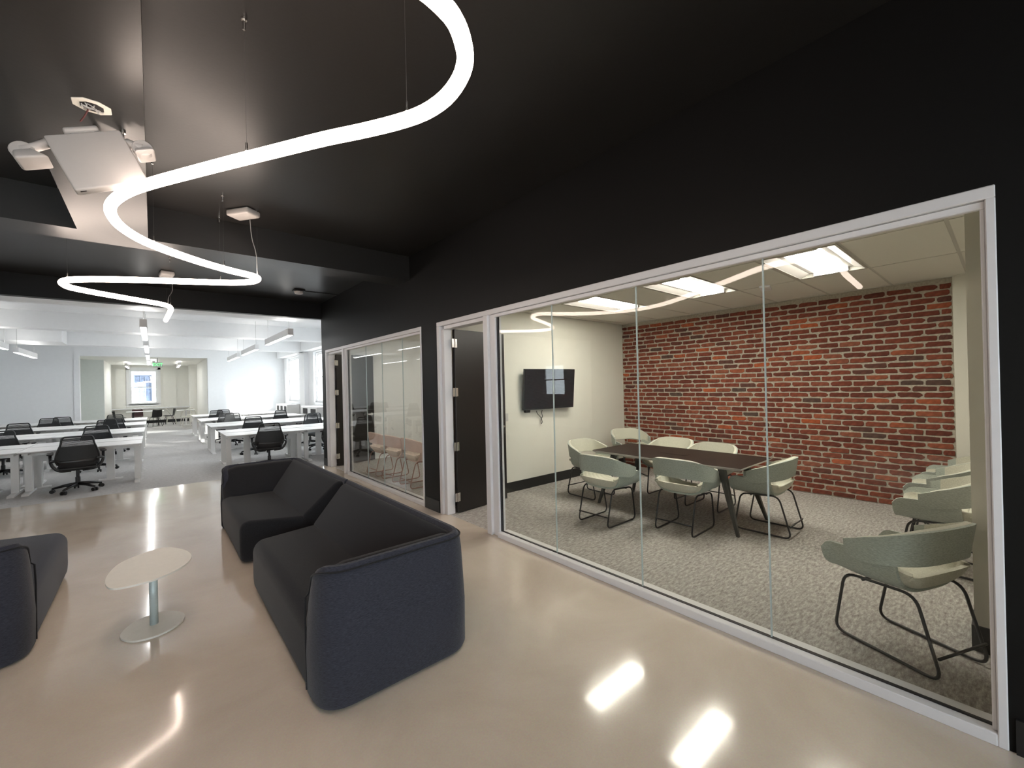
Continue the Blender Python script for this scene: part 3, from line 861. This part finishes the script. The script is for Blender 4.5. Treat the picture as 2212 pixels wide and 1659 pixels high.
# ------------------------------------------------------------------ sofas
def sofa_module(name, label, y_end, yf_open, yb_open, fx, cat='sofa', seat_m=None):
    """d: depth from front 0..0.92; arm at y_end; open end slanting from yf_open (front) to yb_open (back).
    fx(d, y, z) -> world."""
    sg = 1 if yf_open > y_end else -1
    c = fx(.46, (y_end + yb_open) / 2, 0)
    t = thing(name, label, cat, c, 0, None)

    def P(d, y, z):
        w = fx(d, y, z); return Vector((w[0] - c[0], w[1] - c[1], w[2]))

    def yo(d): return yf_open + (yb_open - yf_open) * d / .92 - sg * .012
    # seat block
    q = [(0.012, .015), (0.0, .10), (0.0, .35), (0.05, .405), (.60, .395), (.62, .015)]
    A = [P(d, y_end + sg * .22, z) for d, z in q]; B = [P(d, yo(d), z) for d, z in q]
    s = MB().loft(A, B, .035, 4).build('seat', seat_m or M['sofa'], t); autosmooth(s, 50)
    # backrest wedge
    q = [(.885, .015), (.875, .66), (.84, .715), (.79, .705), (.50, .40), (.46, .015)]
    A = [P(d, y_end + sg * .07, z) for d, z in q]; B = [P(d, yo(d), z) for d, z in q]
    s = MB().loft(A, B, .03, 4).build('backrest', M['sofa'], t); autosmooth(s, 50)
    # arm wedge
    q = [(.06, .015), (.055, .66), (.085, .722), (.17, .705), (.42, .41), (.46, .015)]
    secs = []
    def eo(e, d):
        m_ = .2 - math.sqrt(max(0, .04 - max(0, .2 - d) ** 2)) + .035
        return max(e, m_ if e < .07 else m_ + .012 if e < .1 else m_ + .03 if e < .2 else e)
    for d, zt, k in ((.012, .56, .0), (.022, .61, .3), (.05, .66, .7), (.10, .70, .95), (.17, .722, 1.0), (.80, .722, 1.0)):
        secs.append([P(d, y_end + sg * (eo(e, d) - (.13 * (1 - k) if e > .4 else 0)), (.40 + (z - .40) * (zt - .40) / .322 if z > .42 else (z - .06 * (1 - k) if z > .3 else z))) for e, z in q])
    s = MB().loftn(secs, .022, 3).build('armrest', M['sofa'], t); autosmooth(s, 50)
    # outer shell panel wrapping front corner, end and back
    path = fillet([(.002, y_end + sg * .25, 0), (-.006, y_end, 0), (.92, y_end, 0), (.92, yb_open, 0)], .19, 10)
    path[-1] = Vector((.92, yo(.92), 0))
    mb = MB(); rows = []; HZ = []
    n_ = len(path)
    for i, p in enumerate(path):
        dd = (path[min(i + 1, n_ - 1)] - path[max(i - 1, 0)]).normalized()
        inn = Vector((-dd.y, dd.x, 0)) * sg      # towards the seat
        prof = [(.055, .012), (.012, .012), (0, .035), (-.004, .30), (.012, .62), (.022, .70), (.040, .726), (.062, .727), (.076, .71), (.080, .60), (.070, .30)]
        run = 0 if i == 0 else run + (p - path[i - 1]).length
        f_ = min(1, run / .22); hz = .78 + .22 * math.sqrt(max(0, 1 - (1 - f_) ** 2)); HZ.append(hz)
        rows.append([mb.bm.verts.new(P(p.x + inn.x * o, p.y + inn.y * o, z * hz)) for o, z in prof])
    for i in range(n_ - 1):
        m_ = len(rows[i])
        for k in range(m_): mb.bm.faces.new((rows[i][k], rows[i][(k + 1) % m_], rows[i + 1][(k + 1) % m_], rows[i + 1][k]))
    mb.bm.faces.new(rows[0]); mb.bm.faces.new(list(reversed(rows[-1])))
    s = mb.build('outer_shell', M['sofa_shell'], t); autosmooth(s, 50)
    # piping along the top edge and down the front seam
    pts = []
    for i, p in enumerate(path):
        dd = (path[min(i + 1, n_ - 1)] - path[max(i - 1, 0)]).normalized(); inn = Vector((-dd.y, dd.x, 0)) * sg
        pts.append(P(p.x + inn.x * .019, p.y + inn.y * .019, .703 * HZ[i]))
    p0 = path[0]
    pts = [P(p0.x - .002, p0.y, .04), P(p0.x - .004, p0.y, .40), P(p0.x, p0.y, .53)] + pts
    MB().tube(pts, .0055, 6).build('piping', M['sofa'], t, smooth=True)
    return t


sofa_module('sofa_module', 'near charcoal sofa module whose broad end faces the viewer', 2.20, 4.06, 4.29, lambda d, y, z: Vector((.60 + d, y, z)))
sofa_module('sofa_module', 'far charcoal sofa module, its open end touching the near one', 6.32, 4.70, 4.31, lambda d, y, z: Vector((.60 + d, y, z)))
sofa_module('sofa_module', 'charcoal sofa cut off by the left edge, beside the cream side table', 3.92, 5.58, 5.90, lambda d, y, z: Vector((-.61 - d, y, z)), seat_m=M['sofa_blue'])

# ------------------------------------------------------------------ side table
st = thing('side_table', 'small cream pebble-shaped side table standing between the two sofas', 'table', (-.02, 3.93, 0))
TOP = [(-0.253, 3.782), (-0.257, 3.918), (-0.236, 4.062), (-0.196, 4.18), (-0.114, 4.27), (-0.013, 4.336), (0.069, 4.321), (0.149, 4.2), (0.191, 4.07), (0.198, 3.947), (0.168, 3.834), (0.098, 3.724), (-0.004, 3.651), (-0.1, 3.633), (-0.183, 3.645), (-0.228, 3.687)]
BASE = [(-0.196, 3.888), (-0.174, 3.985), (-0.116, 4.068), (-0.02, 4.105), (0.069, 4.074), (0.134, 3.995), (0.151, 3.915), (0.128, 3.833), (0.061, 3.758), (-0.021, 3.726), (-0.109, 3.744), (-0.167, 3.804)]


def smooth_loop(P, k=4):
    n = len(P); out = []
    for i in range(n):
        p0, p1, p2, p3 = (Vector((*P[(i + j) % n], 0)) for j in (-1, 0, 1, 2))
        for s in range(k):
            t = s / k
            v = .5 * ((2 * p1) + (p2 - p0) * t + (2 * p0 - 5 * p1 + 4 * p2 - p3) * t * t + (3 * p1 - p0 - 3 * p2 + p3) * t ** 3)
            out.append((v.x + .02, v.y - 3.93))
    return list(reversed(out))


MB().prism(smooth_loop(TOP), .408, .420).build('table_top', M['cream_metal'], st)
MB().prism(smooth_loop(BASE), .002, .014).build('base_plate', M['cream_metal'], st)
MB().tube([(0, 0, .014), (0, 0, .408)], .024, 20).build('stem', M['steel'], st, smooth=True)

# ------------------------------------------------------------------ serpentine tube light
WZ = 2.80
WORM = [(-1.25, 1.215), (-.75, 1.19), (-.2, 1.16), (.2, 1.115), (.45, 1.085), (.6, 1.08), (0.698, 1.097), (0.76, 1.125), (0.821, 1.177), (0.868, 1.236), (0.901, 1.322), (0.915, 1.444), (0.893, 1.578), (0.832, 1.711), (0.734, 1.87), (0.623, 2.034), (0.479, 2.269), (0.321, 2.526), (0.149, 2.814), (0.018, 3.038), (-0.083, 3.235), (-0.15, 3.422), (-0.184, 3.595), (-0.183, 3.775), (-0.149, 3.972), (-0.061, 4.195), (0.074, 4.387), (0.229, 4.547), (0.402, 4.695), (0.594, 4.824), (0.758, 4.905), (0.835, 4.975), (0.848, 5.08), (0.80, 5.209), (0.658, 5.352), (0.351, 5.518), (0.09, 5.645), (-0.198, 5.795), (-0.444, 5.946), (-0.603, 6.085), (-0.685, 6.235), (-0.696, 6.385), (-0.655, 6.54), (-0.502, 6.701), (-0.318, 6.846), (-0.115, 6.99), (0.062, 7.11), (0.152, 7.219), (0.199, 7.373), (0.208, 7.691), (0.174, 8.716)]
wl = thing('serpentine_light', 'glowing snake-curved tube light hung below the black ceiling', 'light', (0.2, 4.5, WZ))


def cr(P, k=3):
    out = []
    for i in range(len(P) - 1):
        p0, p1, p2, p3 = (Vector((*P[min(max(i + j, 0), len(P) - 1)], 0)) for j in (-1, 0, 1, 2))
        for s in range(k):
            t = s / k
            out.append(.5 * ((2 * p1) + (p2 - p0) * t + (2 * p0 - 5 * p1 + 4 * p2 - p3) * t * t + (3 * p1 - p0 - 3 * p2 + p3) * t ** 3))
    out.append(Vector((*P[-1], 0)))
    return out


wp = [Vector((p.x - .2, p.y - 4.5, 0)) for p in cr(WORM)]
MB().tube(wp, .030, 14).build('light_tube', M['worm'], wl, smooth=True)
for a, b in ((wp[0], wp[1]), (wp[-1], wp[-2])):
    d_ = (a - b).normalized()
    MB().tube([a, a + d_ * .02], .031, 14).build('end_cap', M['plastic_white'], wl)
for (x, y, zc) in ((.38, 2.44, 3.5), (.10, 4.28, 3.5), (-.112, 3.286, 3.16), (.85, 1.69, 3.5), (.61, 4.70, 3.5), (.84, 5.02, 3.5), (.55, 5.41, 3.5), (-.66, 6.12, 3.5), (.20, 7.45, 3.5), (.18, 8.5, 3.5), (-.6, 1.18, 3.16)):
    px = min(wp, key=lambda q: (q.x + .2 - x) ** 2 + (q.y + 4.5 - y) ** 2)
    x0, y0 = px.x, px.y
    MB().tube([(x0, y0, .036), (x0, y0, .075)], .006, 8).build('cable_clamp', M['chrome'], wl)
    m_ = MB().tube([(x0, y0, .075), (x0, y0, zc - WZ)], .0006, 5)
    m_.build('suspension_cable', M['cable'], wl)
    MB().lathe([(.014, zc - WZ - .012), (.014, zc - WZ)], 10, (x0, y0, 0)).lathe([(.007, zc - WZ - .06), (.007, zc - WZ - .0121)], 10, (x0, y0, 0)).build('cable_gripper', M['chrome'], wl, smooth=False)
for (x, y, cx, cyy, rot_) in ((0.74, 5.08, .835, 4.98, .63), (.19, 8.39, .192, 8.05, 0.1)):
    cm = Matrix.Translation((x - .2, y - 4.5, CEIL - WZ)) @ Matrix.Rotation(rot_, 4, 'Z')
    o = MB().rbox(-.085, .085, -.135, .135, -.065, 0, .02, 3, cm).build('ceiling_canopy', M['plastic_white'], wl); autosmooth(o)
    MB().tube(fillet([(x - .2 + .06, y - 4.5 + .02, CEIL - WZ - .065), (x - .2 + .07, y - 4.5, .42), (cx - .2, cyy - 4.5, .25), (cx - .2, cyy - 4.5, .03)], .1), .004, 6).build('power_cord', M['clear_cord'], wl, smooth=True)

# ------------------------------------------------------------------ emergency sign with two lamp heads
R_x, R_z, R_n = Vector((0.9138, -0.06025, 0.40167)), Vector((-0.37249, 0.26993, 0.88791)), Vector((-0.16192, -0.96099, 0.22422))
es = thing('emergency_sign', 'crooked white emergency sign with two swivel lamp heads below the ceiling beam', 'sign')
es.matrix_world = Matrix(((R_x.x, -R_n.x, R_z.x, -.212), (R_x.y, -R_n.y, R_z.y, 3.252), (R_x.z, -R_n.z, R_z.z, 2.948), (0, 0, 0, 1))) @ Matrix.Scale(1.04, 4)
# local: x right, -y towards the viewer, z up the panel
o = MB().rbox(-.16, .16, 0, .05, -.16, .16, .010, 3).build('sign_panel', M['plastic_white'], es); autosmooth(o)
o = MB().rbox(-.075, .075, .005, .10, .170, .205, .014, 3).build('canopy', M['plastic_white'], es); autosmooth(o)
MB().box(-.05, .05, .015, .06, .155, .175).build('neck', M['plastic_white'], es)
MB().box(-.14, -.115, .012, .018, -.1615, -.160).build('test_button', M['tv_black'], es)
for s, disc, tilt in ((-1, (-.265, .095), .0), (1, (.215, .045), .0)):
    a0 = Vector((s * .16, .03, .135 if s < 0 else .10)); d0 = Vector((disc[0], .02, disc[1]))
    o = MB().tube([a0, a0.lerp(d0, .5), d0], .02, 10, rads=[.024, .022, .026]).build('lamp_arm', M['plastic_white'], es, smooth=True)
    hd = MB().lathe([(.042, -.018), (.048, -.012), (.048, .012), (.042, .018)], 20)
    hd.bm.transform(Matrix.Translation(d0) @ Matrix.Rotation(PI / 2, 4, 'X'))
    lo = hd.build('lamp_swivel', M['plastic_white'], es); autosmooth(lo)
    # flared square lamp head below the swivel
    A = [d0 + Vector(v) for v in ((-.035, -.03, -.005), (.035, -.03, -.005), (.035, .045, -.005), (-.035, .045, -.005))]
    B = [d0 + Vector(v) for v in ((-.045, -.05, -.068), (.088, -.05, -.075), (.080, .065, -.068), (-.045, .065, -.062))]
    if s > 0: B = [d0 + Vector(v) for v in ((-.05, -.045, -.040), (.05, -.045, -.040), (.045, .065, -.040), (-.045, .065, -.040))]
    lo = MB().loft(A, B, .014, 3).build('lamp_head', M['plastic_white'], es); autosmooth(lo)
jb = thing('junction_plate', 'open white junction plate with loose wires on the ceiling beam', 'plate', (-.22, 3.10, 3.16))
jp = [(-.075, -.03), (-.03, -.065), (.03, -.065), (.075, -.03), (.075, .03), (.03, .065), (-.03, .065), (-.075, .03)]
MB().prism([(x * 1.0, y) for x, y in jp], -.006, 0, .002, 1).build('cover_plate', M['cream_metal'], jb)
MB().prism([(x * .6, y * .62) for x, y in jp], -.008, -.0062).build('opening', M['void'], jb)  # dark plate, painted shade of the open box
w_ = MB()
for k in range(9):
    r_ = random.Random(k)
    w_.tube(fillet([(r_.uniform(-.045, .045), r_.uniform(-.035, .035), -.008), (r_.uniform(-.05, .05), r_.uniform(-.04, .04), -.025), (r_.uniform(-.045, .045), r_.uniform(-.035, .035), -.012)], .02, 3), .003, 5)
w_.build('wire_bundle', M['clear_cord'], jb)
MB().tube(fillet([(-.01, .0, -.01), (-.03, .08, -.02), (-.055, .13, -.04)], .04), .004, 5).build('lead_wire', M['red_wire'], jb)
ds = thing('ceiling_detector', 'small white detector on the black ceiling above the desk room opening', 'detector', (2.10, 8.54, CEIL))
MB().box(-.09, .09, -.09, .09, -.025, 0).build('base_box', M['black_ceiling'], ds)
MB().lathe([(.055, -.075), (.075, -.065), (.08, -.03), (.06, -.0251)], 8).build('detector_body', M['plastic_white'], ds)
MB().tube([(.09, 0, -.008), (.70, -.02, -.008)], .006, 6).build('conduit', M['black_ceiling'], ds)


# ------------------------------------------------------------------ office pendants
def make_pendant():
    t = thing('linear_pendant', '', 'light')
    L = 2.44
    MB().box(-.05, .05, -L / 2, L / 2, .0, .14).build('housing', M['desk_white'], t)
    MB().box(-.038, .038, -L / 2 + .01, L / 2 - .01, -.004, -.0005).build('lens', M['pendant'], t)
    MB().box(-.04, .04, -L / 2 + .05, L / 2 - .05, .1405, .143).build('uplight', M['pendant_up'], t)
    for s in (-1, 1):
        MB().tube([(0, s * 1.08, .14), (0, s * 1.08, .80)], .004, 5).build('suspension_rod', M['clear_cord'], t)
    return t


pd = make_pendant()
rows_ = [(-0.11, 'over the aisle'), (2.24, 'over the right-hand desks'), (-2.75, 'over the left-hand desks')]
ord_ = ['nearest', 'second', 'third', 'fourth']
first = True
for x, where in rows_:
    for k, y in enumerate((11.03, 14.0 + .85, 18.2, 21.6)):
        y = (11.03, 14.83, 18.22, 21.6)[k]
        if (k == 3 and x != -0.11) or (k == 0 and x < -1): continue
        lb = '%s white linear pendant light of the row %s' % (ord_[k - 1 if x < -1 else k], where)
        if first: pd.location = (x, y, 2.80); pd['label'] = lb; pd['group'] = 'linear pendants over the desks'; first = False
        else: dup(pd, (x, y, 2.80), 0, lb, 'linear pendants over the desks')


# ------------------------------------------------------------------ office desks
DW, DD, DZ = 1.525, 0.80, 0.725


def make_desk():
    t = thing('desk', '', 'desk')
    top = [(-DW / 2 + .004, -DD / 2), (DW / 2 - .004, -DD / 2), (DW / 2 - .004, DD / 2), (-DW / 2 + .004, DD / 2)]
    inn = [(x * .965, y * .94) for x, y in top]
    m_ = MB()
    A = [m_.bm.verts.new((x, y, DZ)) for x, y in top]; B = [m_.bm.verts.new((x, y, DZ - .010)) for x, y in top]; C = [m_.bm.verts.new((x, y, DZ - .028)) for x, y in inn]
    m_.bm.faces.new(A); m_.bm.faces.new(list(reversed(C)))
    for U, V in ((B, A), (C, B)):
        for i in range(4): m_.bm.faces.new((U[i], U[(i + 1) % 4], V[(i + 1) % 4], V[i]))
    m_.build('desktop', M['desk_white'], t)
    for s in (-1, 1):
        x = s * (DW / 2 - .075)
        lg = MB().box(x - .045, x + .045, -.035, .035, .03, .66).box(x - .035, x + .035, -.30, .30, .66, DZ - .028).build('leg', M['desk_metal'], t)
        f = MB(); f.loft([(x - .04, -.36, 0), (x + .04, -.36, 0), (x + .04, .36, 0), (x - .04, .36, 0)], [(x - .04, -.33, .03), (x + .04, -.33, .03), (x + .04, .33, .03), (x - .04, .33, .03)])
        f.build('foot', M['desk_metal'], lg)
    MB().box(-DW / 2 + .11, DW / 2 - .11, -.03, .03, .62, .665).build('crossbeam', M['desk_metal'], t)
    MB().box(-.45, .20, .10, .28, .655, .69).build('control_tray', M['void'], t)
    return t


def make_beam():
    t = thing('power_beam', '', 'beam')
    MB().box(-.72, .35, -.045, .045, .47, .62).build('panel', M['desk_metal'], t)
    for x in (-.66, .29):
        l = MB().box(x - .06, x + .06, -.04, .04, .02, .47).build('leg', M['desk_metal'], t)
        MB().box(x - .17, x + .17, -.06, .06, 0, .02).build('foot', M['desk_metal'], l)
    return t


def make_task_chair():
    t = thing('task_chair', '', 'chair')
    # local: faces +y
    def seat(u, v):
        x = (u - .5) * .50; y = -.22 + .47 * v
        e = max(abs(2 * u - 1) ** 4, abs(2 * v - 1) ** 4)
        return Vector((x * (1 - .10 * (2 * v - 1) ** 2 * (v < .5)), y, .455 - .03 * e - (.02 * ((v - .75) * 4) ** 2 if v > .75 else 0)))
    a = MB().grid(seat, 10, 10).build('seat', M['chair_black'], t, smooth=True); solidify(a, .05, -1, 1)

    def bk(x, z):
        q = (z - .46) / .50
        return -.235 - .035 * q - .03 * math.sin(PI * min(1, max(0, q))) * 0 + .10 * (x / .25) ** 2 * .35 - .02 * math.sin(PI * q)

    def hw(z):
        q = (z - .46) / .44
        return .235 + .022 * math.sin(PI * min(1, q * 1.25)) - .075 * max(0, q - .30) ** 1.1
    # frame outline
    pts = []
    for k in range(13):
        z = .50 + .36 * k / 12; pts.append((hw(z), z))
    top = [(hw(.86) - .045 * (1 - math.cos(PI / 2 * k / 5)) - .0, .86 + .085 * math.sin(PI / 2 * k / 5)) for k in range(1, 6)]
    right = pts + top
    loop = [(x, bk(x, z), z) for x, z in right] + [(x, bk(x, z), z) for x, z in [(-x, z) for x, z in reversed(right)]]
    MB().tube(loop, .014, 6, closed=True).build('back_frame', M['chair_plastic'], t, smooth=True)
    sl = MB()
    zs = [.52 + .014 * i for i in range(31)]
    for i, z in enumerate(zs):
        if z > .925: break
        w = hw(min(z, .86)) - (.02 if z > .88 else 0.0)
        hh = .0069 if z < .79 else .0050
        n_ = 8
        for s in (0,):
            rowa = [sl.bm.verts.new((-w + 2 * w * k / n_, bk(-w + 2 * w * k / n_, z), z - hh)) for k in range(n_ + 1)]
            rowb = [sl.bm.verts.new((-w + 2 * w * k / n_, bk(-w + 2 * w * k / n_, z) , z + hh)) for k in range(n_ + 1)]
            for k in range(n_): sl.bm.faces.new((rowa[k], rowa[k + 1], rowb[k + 1], rowb[k]))
    b = sl.build('back_slats', M['chair_black'], t, kind='stuff'); solidify(b, .006, 0)
    c = MB().grid(lambda u, v: Vector(((2 * u - 1) * (.215 + .025 * v), bk((2 * u - 1) * .235, .44 + .12 * v) + .07 * (1 - v) ** 2, .375 + .185 * v + .03 * (2 * u - 1) ** 2 * (1 - v))), 10, 4).build('lumbar_panel', M['chair_plastic'], t, smooth=True); solidify(c, .014, 0)
    bake_modifiers(a, b, c)
    for s in (-1, 1):
        m_ = MB().tube(fillet([(s * .08, -.15, .375), (s * .23, -.17, .385), (s * .31, -.14, .50), (s * .315, -.06, .655)], .10, 6), .022, 8)
        m_.tube(fillet([(s * .215, -.235, .56), (s * .28, -.20, .57), (s * .31, -.12, .54)], .05, 4), .022, 8)
        ar = m_.build('arm_support', M['chair_plastic'], t, smooth=True)
        o = MB().rbox(s * .315 - .04, s * .315 + .04, -.14, .12, .655, .68, .010, 2).build('arm_pad', M['chair_plastic'], t); autosmooth(o)
    MB().rbox(-.12, .12, -.16, .12, .375, .425, .015, 2).build('tilt_housing', M['chair_plastic'], t)
    MB().lathe([(.032, .10), (.032, .24), (.022, .245), (.022, .38)], 12).build('gas_column', M['chair_plastic'], t, smooth=False)
    for k in range(5):
        an = 2 * PI * k / 5 + .35
        dx, dy = math.cos(an), math.sin(an)
        sp_ = MB().tube([(dx * .02, dy * .02, .125), (dx * .16, dy * .16, .112), (dx * .31, dy * .31, .078)], .02, 8, rads=[.030, .024, .017]).build('base_spoke', M['chair_plastic'], t, smooth=True)
        w = MB()
        for s in (-1, 1):
            w.tube([(dx * .31 - dy * s * .012, dy * .31 + dx * s * .012, .032), (dx * .31 - dy * s * .032, dy * .31 + dx * s * .032, .032)], .031, 12)
        w.tube([(dx * .31, dy * .31, .03), (dx * .31, dy * .31, .08)], .010, 6)
        w.build('caster', M['chair_plastic'], sp_)
    return t


DESK, BEAM, CHAIR = make_desk(), make_beam(), make_task_chair()
used = {'d': False, 'b': False, 'c': False}


def place(src, key, loc, rz, label, group):
    if not used[key]:
        used[key] = True; src.location = loc; src.rotation_euler = (0, 0, rz); src['label'] = label; src['group'] = group; return src
    return dup(src, loc, rz, label, group)


row_names = ['front', 'second', 'third', 'rear']
GD = 'white sit-stand desks of the open office'
for r in range(4):
    y0 = 10.37 + 3.08 * r
    for side, x0s in (('left', (-.17, -1.70, -3.23)), ('right', (1.13, 2.66))):
        for c_, xe in enumerate(x0s):
            if side == 'left' and c_ == 2 and r < 2: continue
            xc = xe - DW / 2 if side == 'left' else xe + DW / 2
            col = ['at the aisle', 'second from the aisle', 'third from the aisle'][c_]
            for f in (0, 1):
                yy = y0 + DD / 2 + f * (DD + .07)
                place(DESK, 'd', (xc, yy, 0), 0 if f == 0 else PI, 'white sit-stand desk, %s half of the %s pair, %s on the %s' % ('near' if f == 0 else 'far', row_names[r], col, side), GD)
            place(BEAM, 'b', (xc, y0 + DD + .035, 0), 0 if side == 'left' else PI, 'white power beam on feet between the %s pair of desks, %s on the %s' % (row_names[r], col, side), 'power beams between the desks')
GC = 'black task chairs of the open office'
for (x, y, rz, lb) in [
    (-1.00, 10.32, .12, 'black task chair nearest the lounge on the left, back turned to the viewer'),
    (1.88, 10.30, -.10, 'black task chair at the front right desk, behind the far sofa module'),
    (3.28, 10.18, -.6, 'black task chair at the front right, half hidden by the black wall end'),
    (-.93, 12.75, PI + .1, 'black task chair behind the front left desk pair, at the aisle'),
    (-2.35, 13.30, .05, 'black task chair cut by the left edge, at the second left desk pair'),
    (2.0, 12.80, PI - .1, 'black task chair behind the front right desk pair, facing the lounge'),
    (3.42, 12.35, PI + .3, 'black task chair behind the front right pair, second from the aisle'),
    (3.50, 13.32, .2, 'black task chair near the second right desk pair, by the windows'),
    (-.98, 15.45, PI - .1, 'black task chair behind the second left desk pair, at the aisle'),
    (1.88, 15.45, PI, 'black task chair behind the second right desk pair, at the aisle'),
    (-.86, 16.45, .05, 'black task chair before the third left desk pair, at the aisle'),
    (1.78, 16.45, 0, 'black task chair before the third right desk pair, at the aisle'),
    (-2.62, 16.45, .1, 'black task chair before the third left desk pair, second from the aisle'),
    (-2.38, 18.55, PI + .1, 'black task chair behind the third left desk pair, second from the aisle'),
    (1.76, 18.55, PI, 'black task chair behind the third right desk pair, at the aisle'),
    (-.97, 19.5, 0, 'black task chair before the rear left desk pair, at the aisle'),
    (-2.18, 19.5, 0, 'black task chair before the rear left desk pair, second from the aisle'),
    (2.02, 19.5, 0, 'black task chair before the rear right desk pair, at the aisle'),
    (3.25, 16.42, .3, 'black task chair before the third right desk pair, by the windows'),
]:
    place(CHAIR, 'c', (x, y, 0), rz, lb, GC)


# low cabinets under the office windows
def cabinet(x0, x1, y0, y1, h, holes, label):
    t = thing('low_cabinet', label, 'cabinet', ((x0 + x1) / 2, (y0 + y1) / 2, 0), 0, 'low cabinets under the office windows')
    hx, hy = (x1 - x0) / 2, (y1 - y0) / 2
    MB().box(-hx, hx, -hy, hy, .04, h - .03).build('carcass', M['desk_metal'], t)
    MB().box(-hx - .01, hx, -hy - .01, hy + .01, h - .03, h).build('cabinet_top', M['desk_white'], t)
    for k in range(holes):
        ya = -hy + (k + .15) * 2 * hy / holes; yb = -hy + (k + .75) * 2 * hy / holes
        MB().box(-hx - .004, -hx + .002, ya, yb, h - .28, h - .07).build('shelf_shade', M['void'], t)  # thin dark sheet painting the shade inside a shelf
    return t


cabinet(4.42, 4.93, 15.9, 18.0, 1.0, 2, 'low white cabinet with shelf openings painted dark under the middle office window')
cabinet(4.42, 4.93, 20.3, 22.4, 1.0, 3, 'low white cabinet under the farthest office window')

# ------------------------------------------------------------------ kitchen nook
kt = thing('kitchen_table', 'dark legged table with white top below the far kitchen window', 'table', (-.30, 28.0, 0))
MB().rbox(-.72, .72, -.38, .38, .72, .745, .008, 2).build('table_top', M['desk_white'], kt)
for sx in (-1, 1):
    for sy in (-1, 1): MB().tube([(sx * .5, sy * .25, 0), (sx * .45, sy * .22, .72)], .028, 8).build('leg', M['chair_plastic'], kt)


def make_shell_chair(label, m, mt, group):
    t = thing('shell_chair', label, 'chair', (0, 0, 0), 0, group)

    def f(u, v):
        w = 2 * v - 1
        if u < .55: y, z = .22 - .42 * u / .55, .45 - .02 * math.sin(PI * u / .55)
        else: q = (u - .55) / .45; y, z = -.20 - .08 * q, .45 + .36 * q
        q = max(0, (u - .35) / .65)
        return Vector((w * (.23 - .03 * q * q), y + .07 * w * w * q, z + .035 * w * w))
    o = MB().grid(f, 14, 8).build('seat_shell', m, t, smooth=True); solidify(o, .014, 0, 1); bake_modifiers(o)
    for sx in (-1, 1):
        for sy in (-1, 1): MB().tube([(sx * .13, sy * .12, .43), (sx * .21, sy * .21, 0)], .012, 6).build('leg', mt, t)
    return t


kc = make_shell_chair('dark shell chair at the left side of the far kitchen table', M['chair_plastic'], M['chair_plastic'], 'dark shell chairs in the kitchen')
kc.location = (-1.25, 28.0, 0); kc.rotation_euler = (0, 0, -PI / 2 + .2)
dup(kc, (.62, 28.1, 0), PI / 2 - .2, 'dark shell chair at the right side of the far kitchen table')
r_ch = make_shell_chair('dark red shell chair before the far kitchen table', M['dark_red'], M['chair_plastic'], 'dark red shell chairs in the kitchen')
r_ch.location = (-.62, 28.75, 0); r_ch.rotation_euler = (0, 0, PI)
dup(kc, (.05, 27.25, 0), .5, 'dark shell chair nearest the desks, before the far kitchen table')
ct = thing('cafe_table', 'small white cafe table right of the far kitchen table', 'table', (1.25, 27.0, 0))
MB().rbox(-.36, .36, -.36, .36, .72, .75, .010, 2).build('table_top', M['desk_white'], ct)
MB().tube([(0, 0, .02), (0, 0, .72)], .035, 10).build('stem', M['desk_white'], ct)
MB().lathe([(.26, 0), (.26, .015), (.06, .03)], 16).build('base_plate', M['desk_white'], ct)


def make_hoop_chair(label, group):
    t = thing('hoop_chair', label, 'chair', (0, 0, 0), 0, group)
    MB().lathe([(.19, .44), (.215, .45), (.215, .465), (.19, .475)], 20).build('seat', M['cream_metal'], t)
    pts = [(.22 * math.cos(a), -.02 - .22 * abs(math.sin(a)) * 0 - .20 * math.sin(a), .46 + .36 * math.sin(a) ** .8) for a in [PI * k / 14 for k in range(15)]]
    MB().tube(pts, .018, 8).build('back_hoop', M['cream_metal'], t, smooth=True)
    for sx in (-1, 1):
        for sy in (-1, 1): MB().tube([(sx * .15, sy * .15, .45), (sx * .21, sy * .20, 0)], .018, 8).build('leg', M['cream_metal'], t)
    return t


hc = make_hoop_chair('cream hoop-backed chair on the left of the white cafe table', 'cream hoop chairs in the kitchen')
hc.location = (.72, 28.6, 0); hc.rotation_euler = (0, 0, -PI / 2)
dup(hc, (1.22, 25.95, 0), .2, 'cream hoop-backed chair nearest the desks, before the white cafe table')
dup(hc, (1.50, 27.9, 0), PI, 'cream hoop-backed chair behind the white cafe table')
for k, (x, y) in enumerate(((1.0, 27.0), (-.95, 28.2), (.05, 26.0))):  # last one is an extra pendant, added to brighten the kitchen
    dup(pd, (x, y, 2.95), 0, 'white linear pendant light in the kitchen, over the %s' % (('cafe table', 'dark legged table', 'way in from the desks, added to brighten it')[k]), 'linear pendants in the kitchen')
xs = thing('exit_sign', 'green lit exit sign hung in the far kitchen opening', 'sign', (.17, 23.8, 2.86))
MB().rbox(-.16, .16, -.02, .02, -.11, .11, .005, 1).build('sign_panel', M['plastic_white'], xs)
MB().box(-.02, .02, -.01, .01, .11, .30).build('hanger', M['plastic_white'], xs)
tx = bpy.data.curves.new('lettering', 'FONT'); tx.body = 'EXIT'; tx.size = .17; tx.extrude = .002; tx.align_x = 'CENTER'; tx.align_y = 'CENTER'
txo = bpy.data.objects.new('lettering', tx); COL.objects.link(txo)
bpy.context.view_layer.update()
tme = bpy.data.meshes.new_from_object(txo.evaluated_get(bpy.context.evaluated_depsgraph_get()))
bpy.data.objects.remove(txo); tme.materials.clear(); tme.materials.append(M['green'])
child('lettering', tme, xs, (0, -.023, 0), (PI / 2, 0, 0))
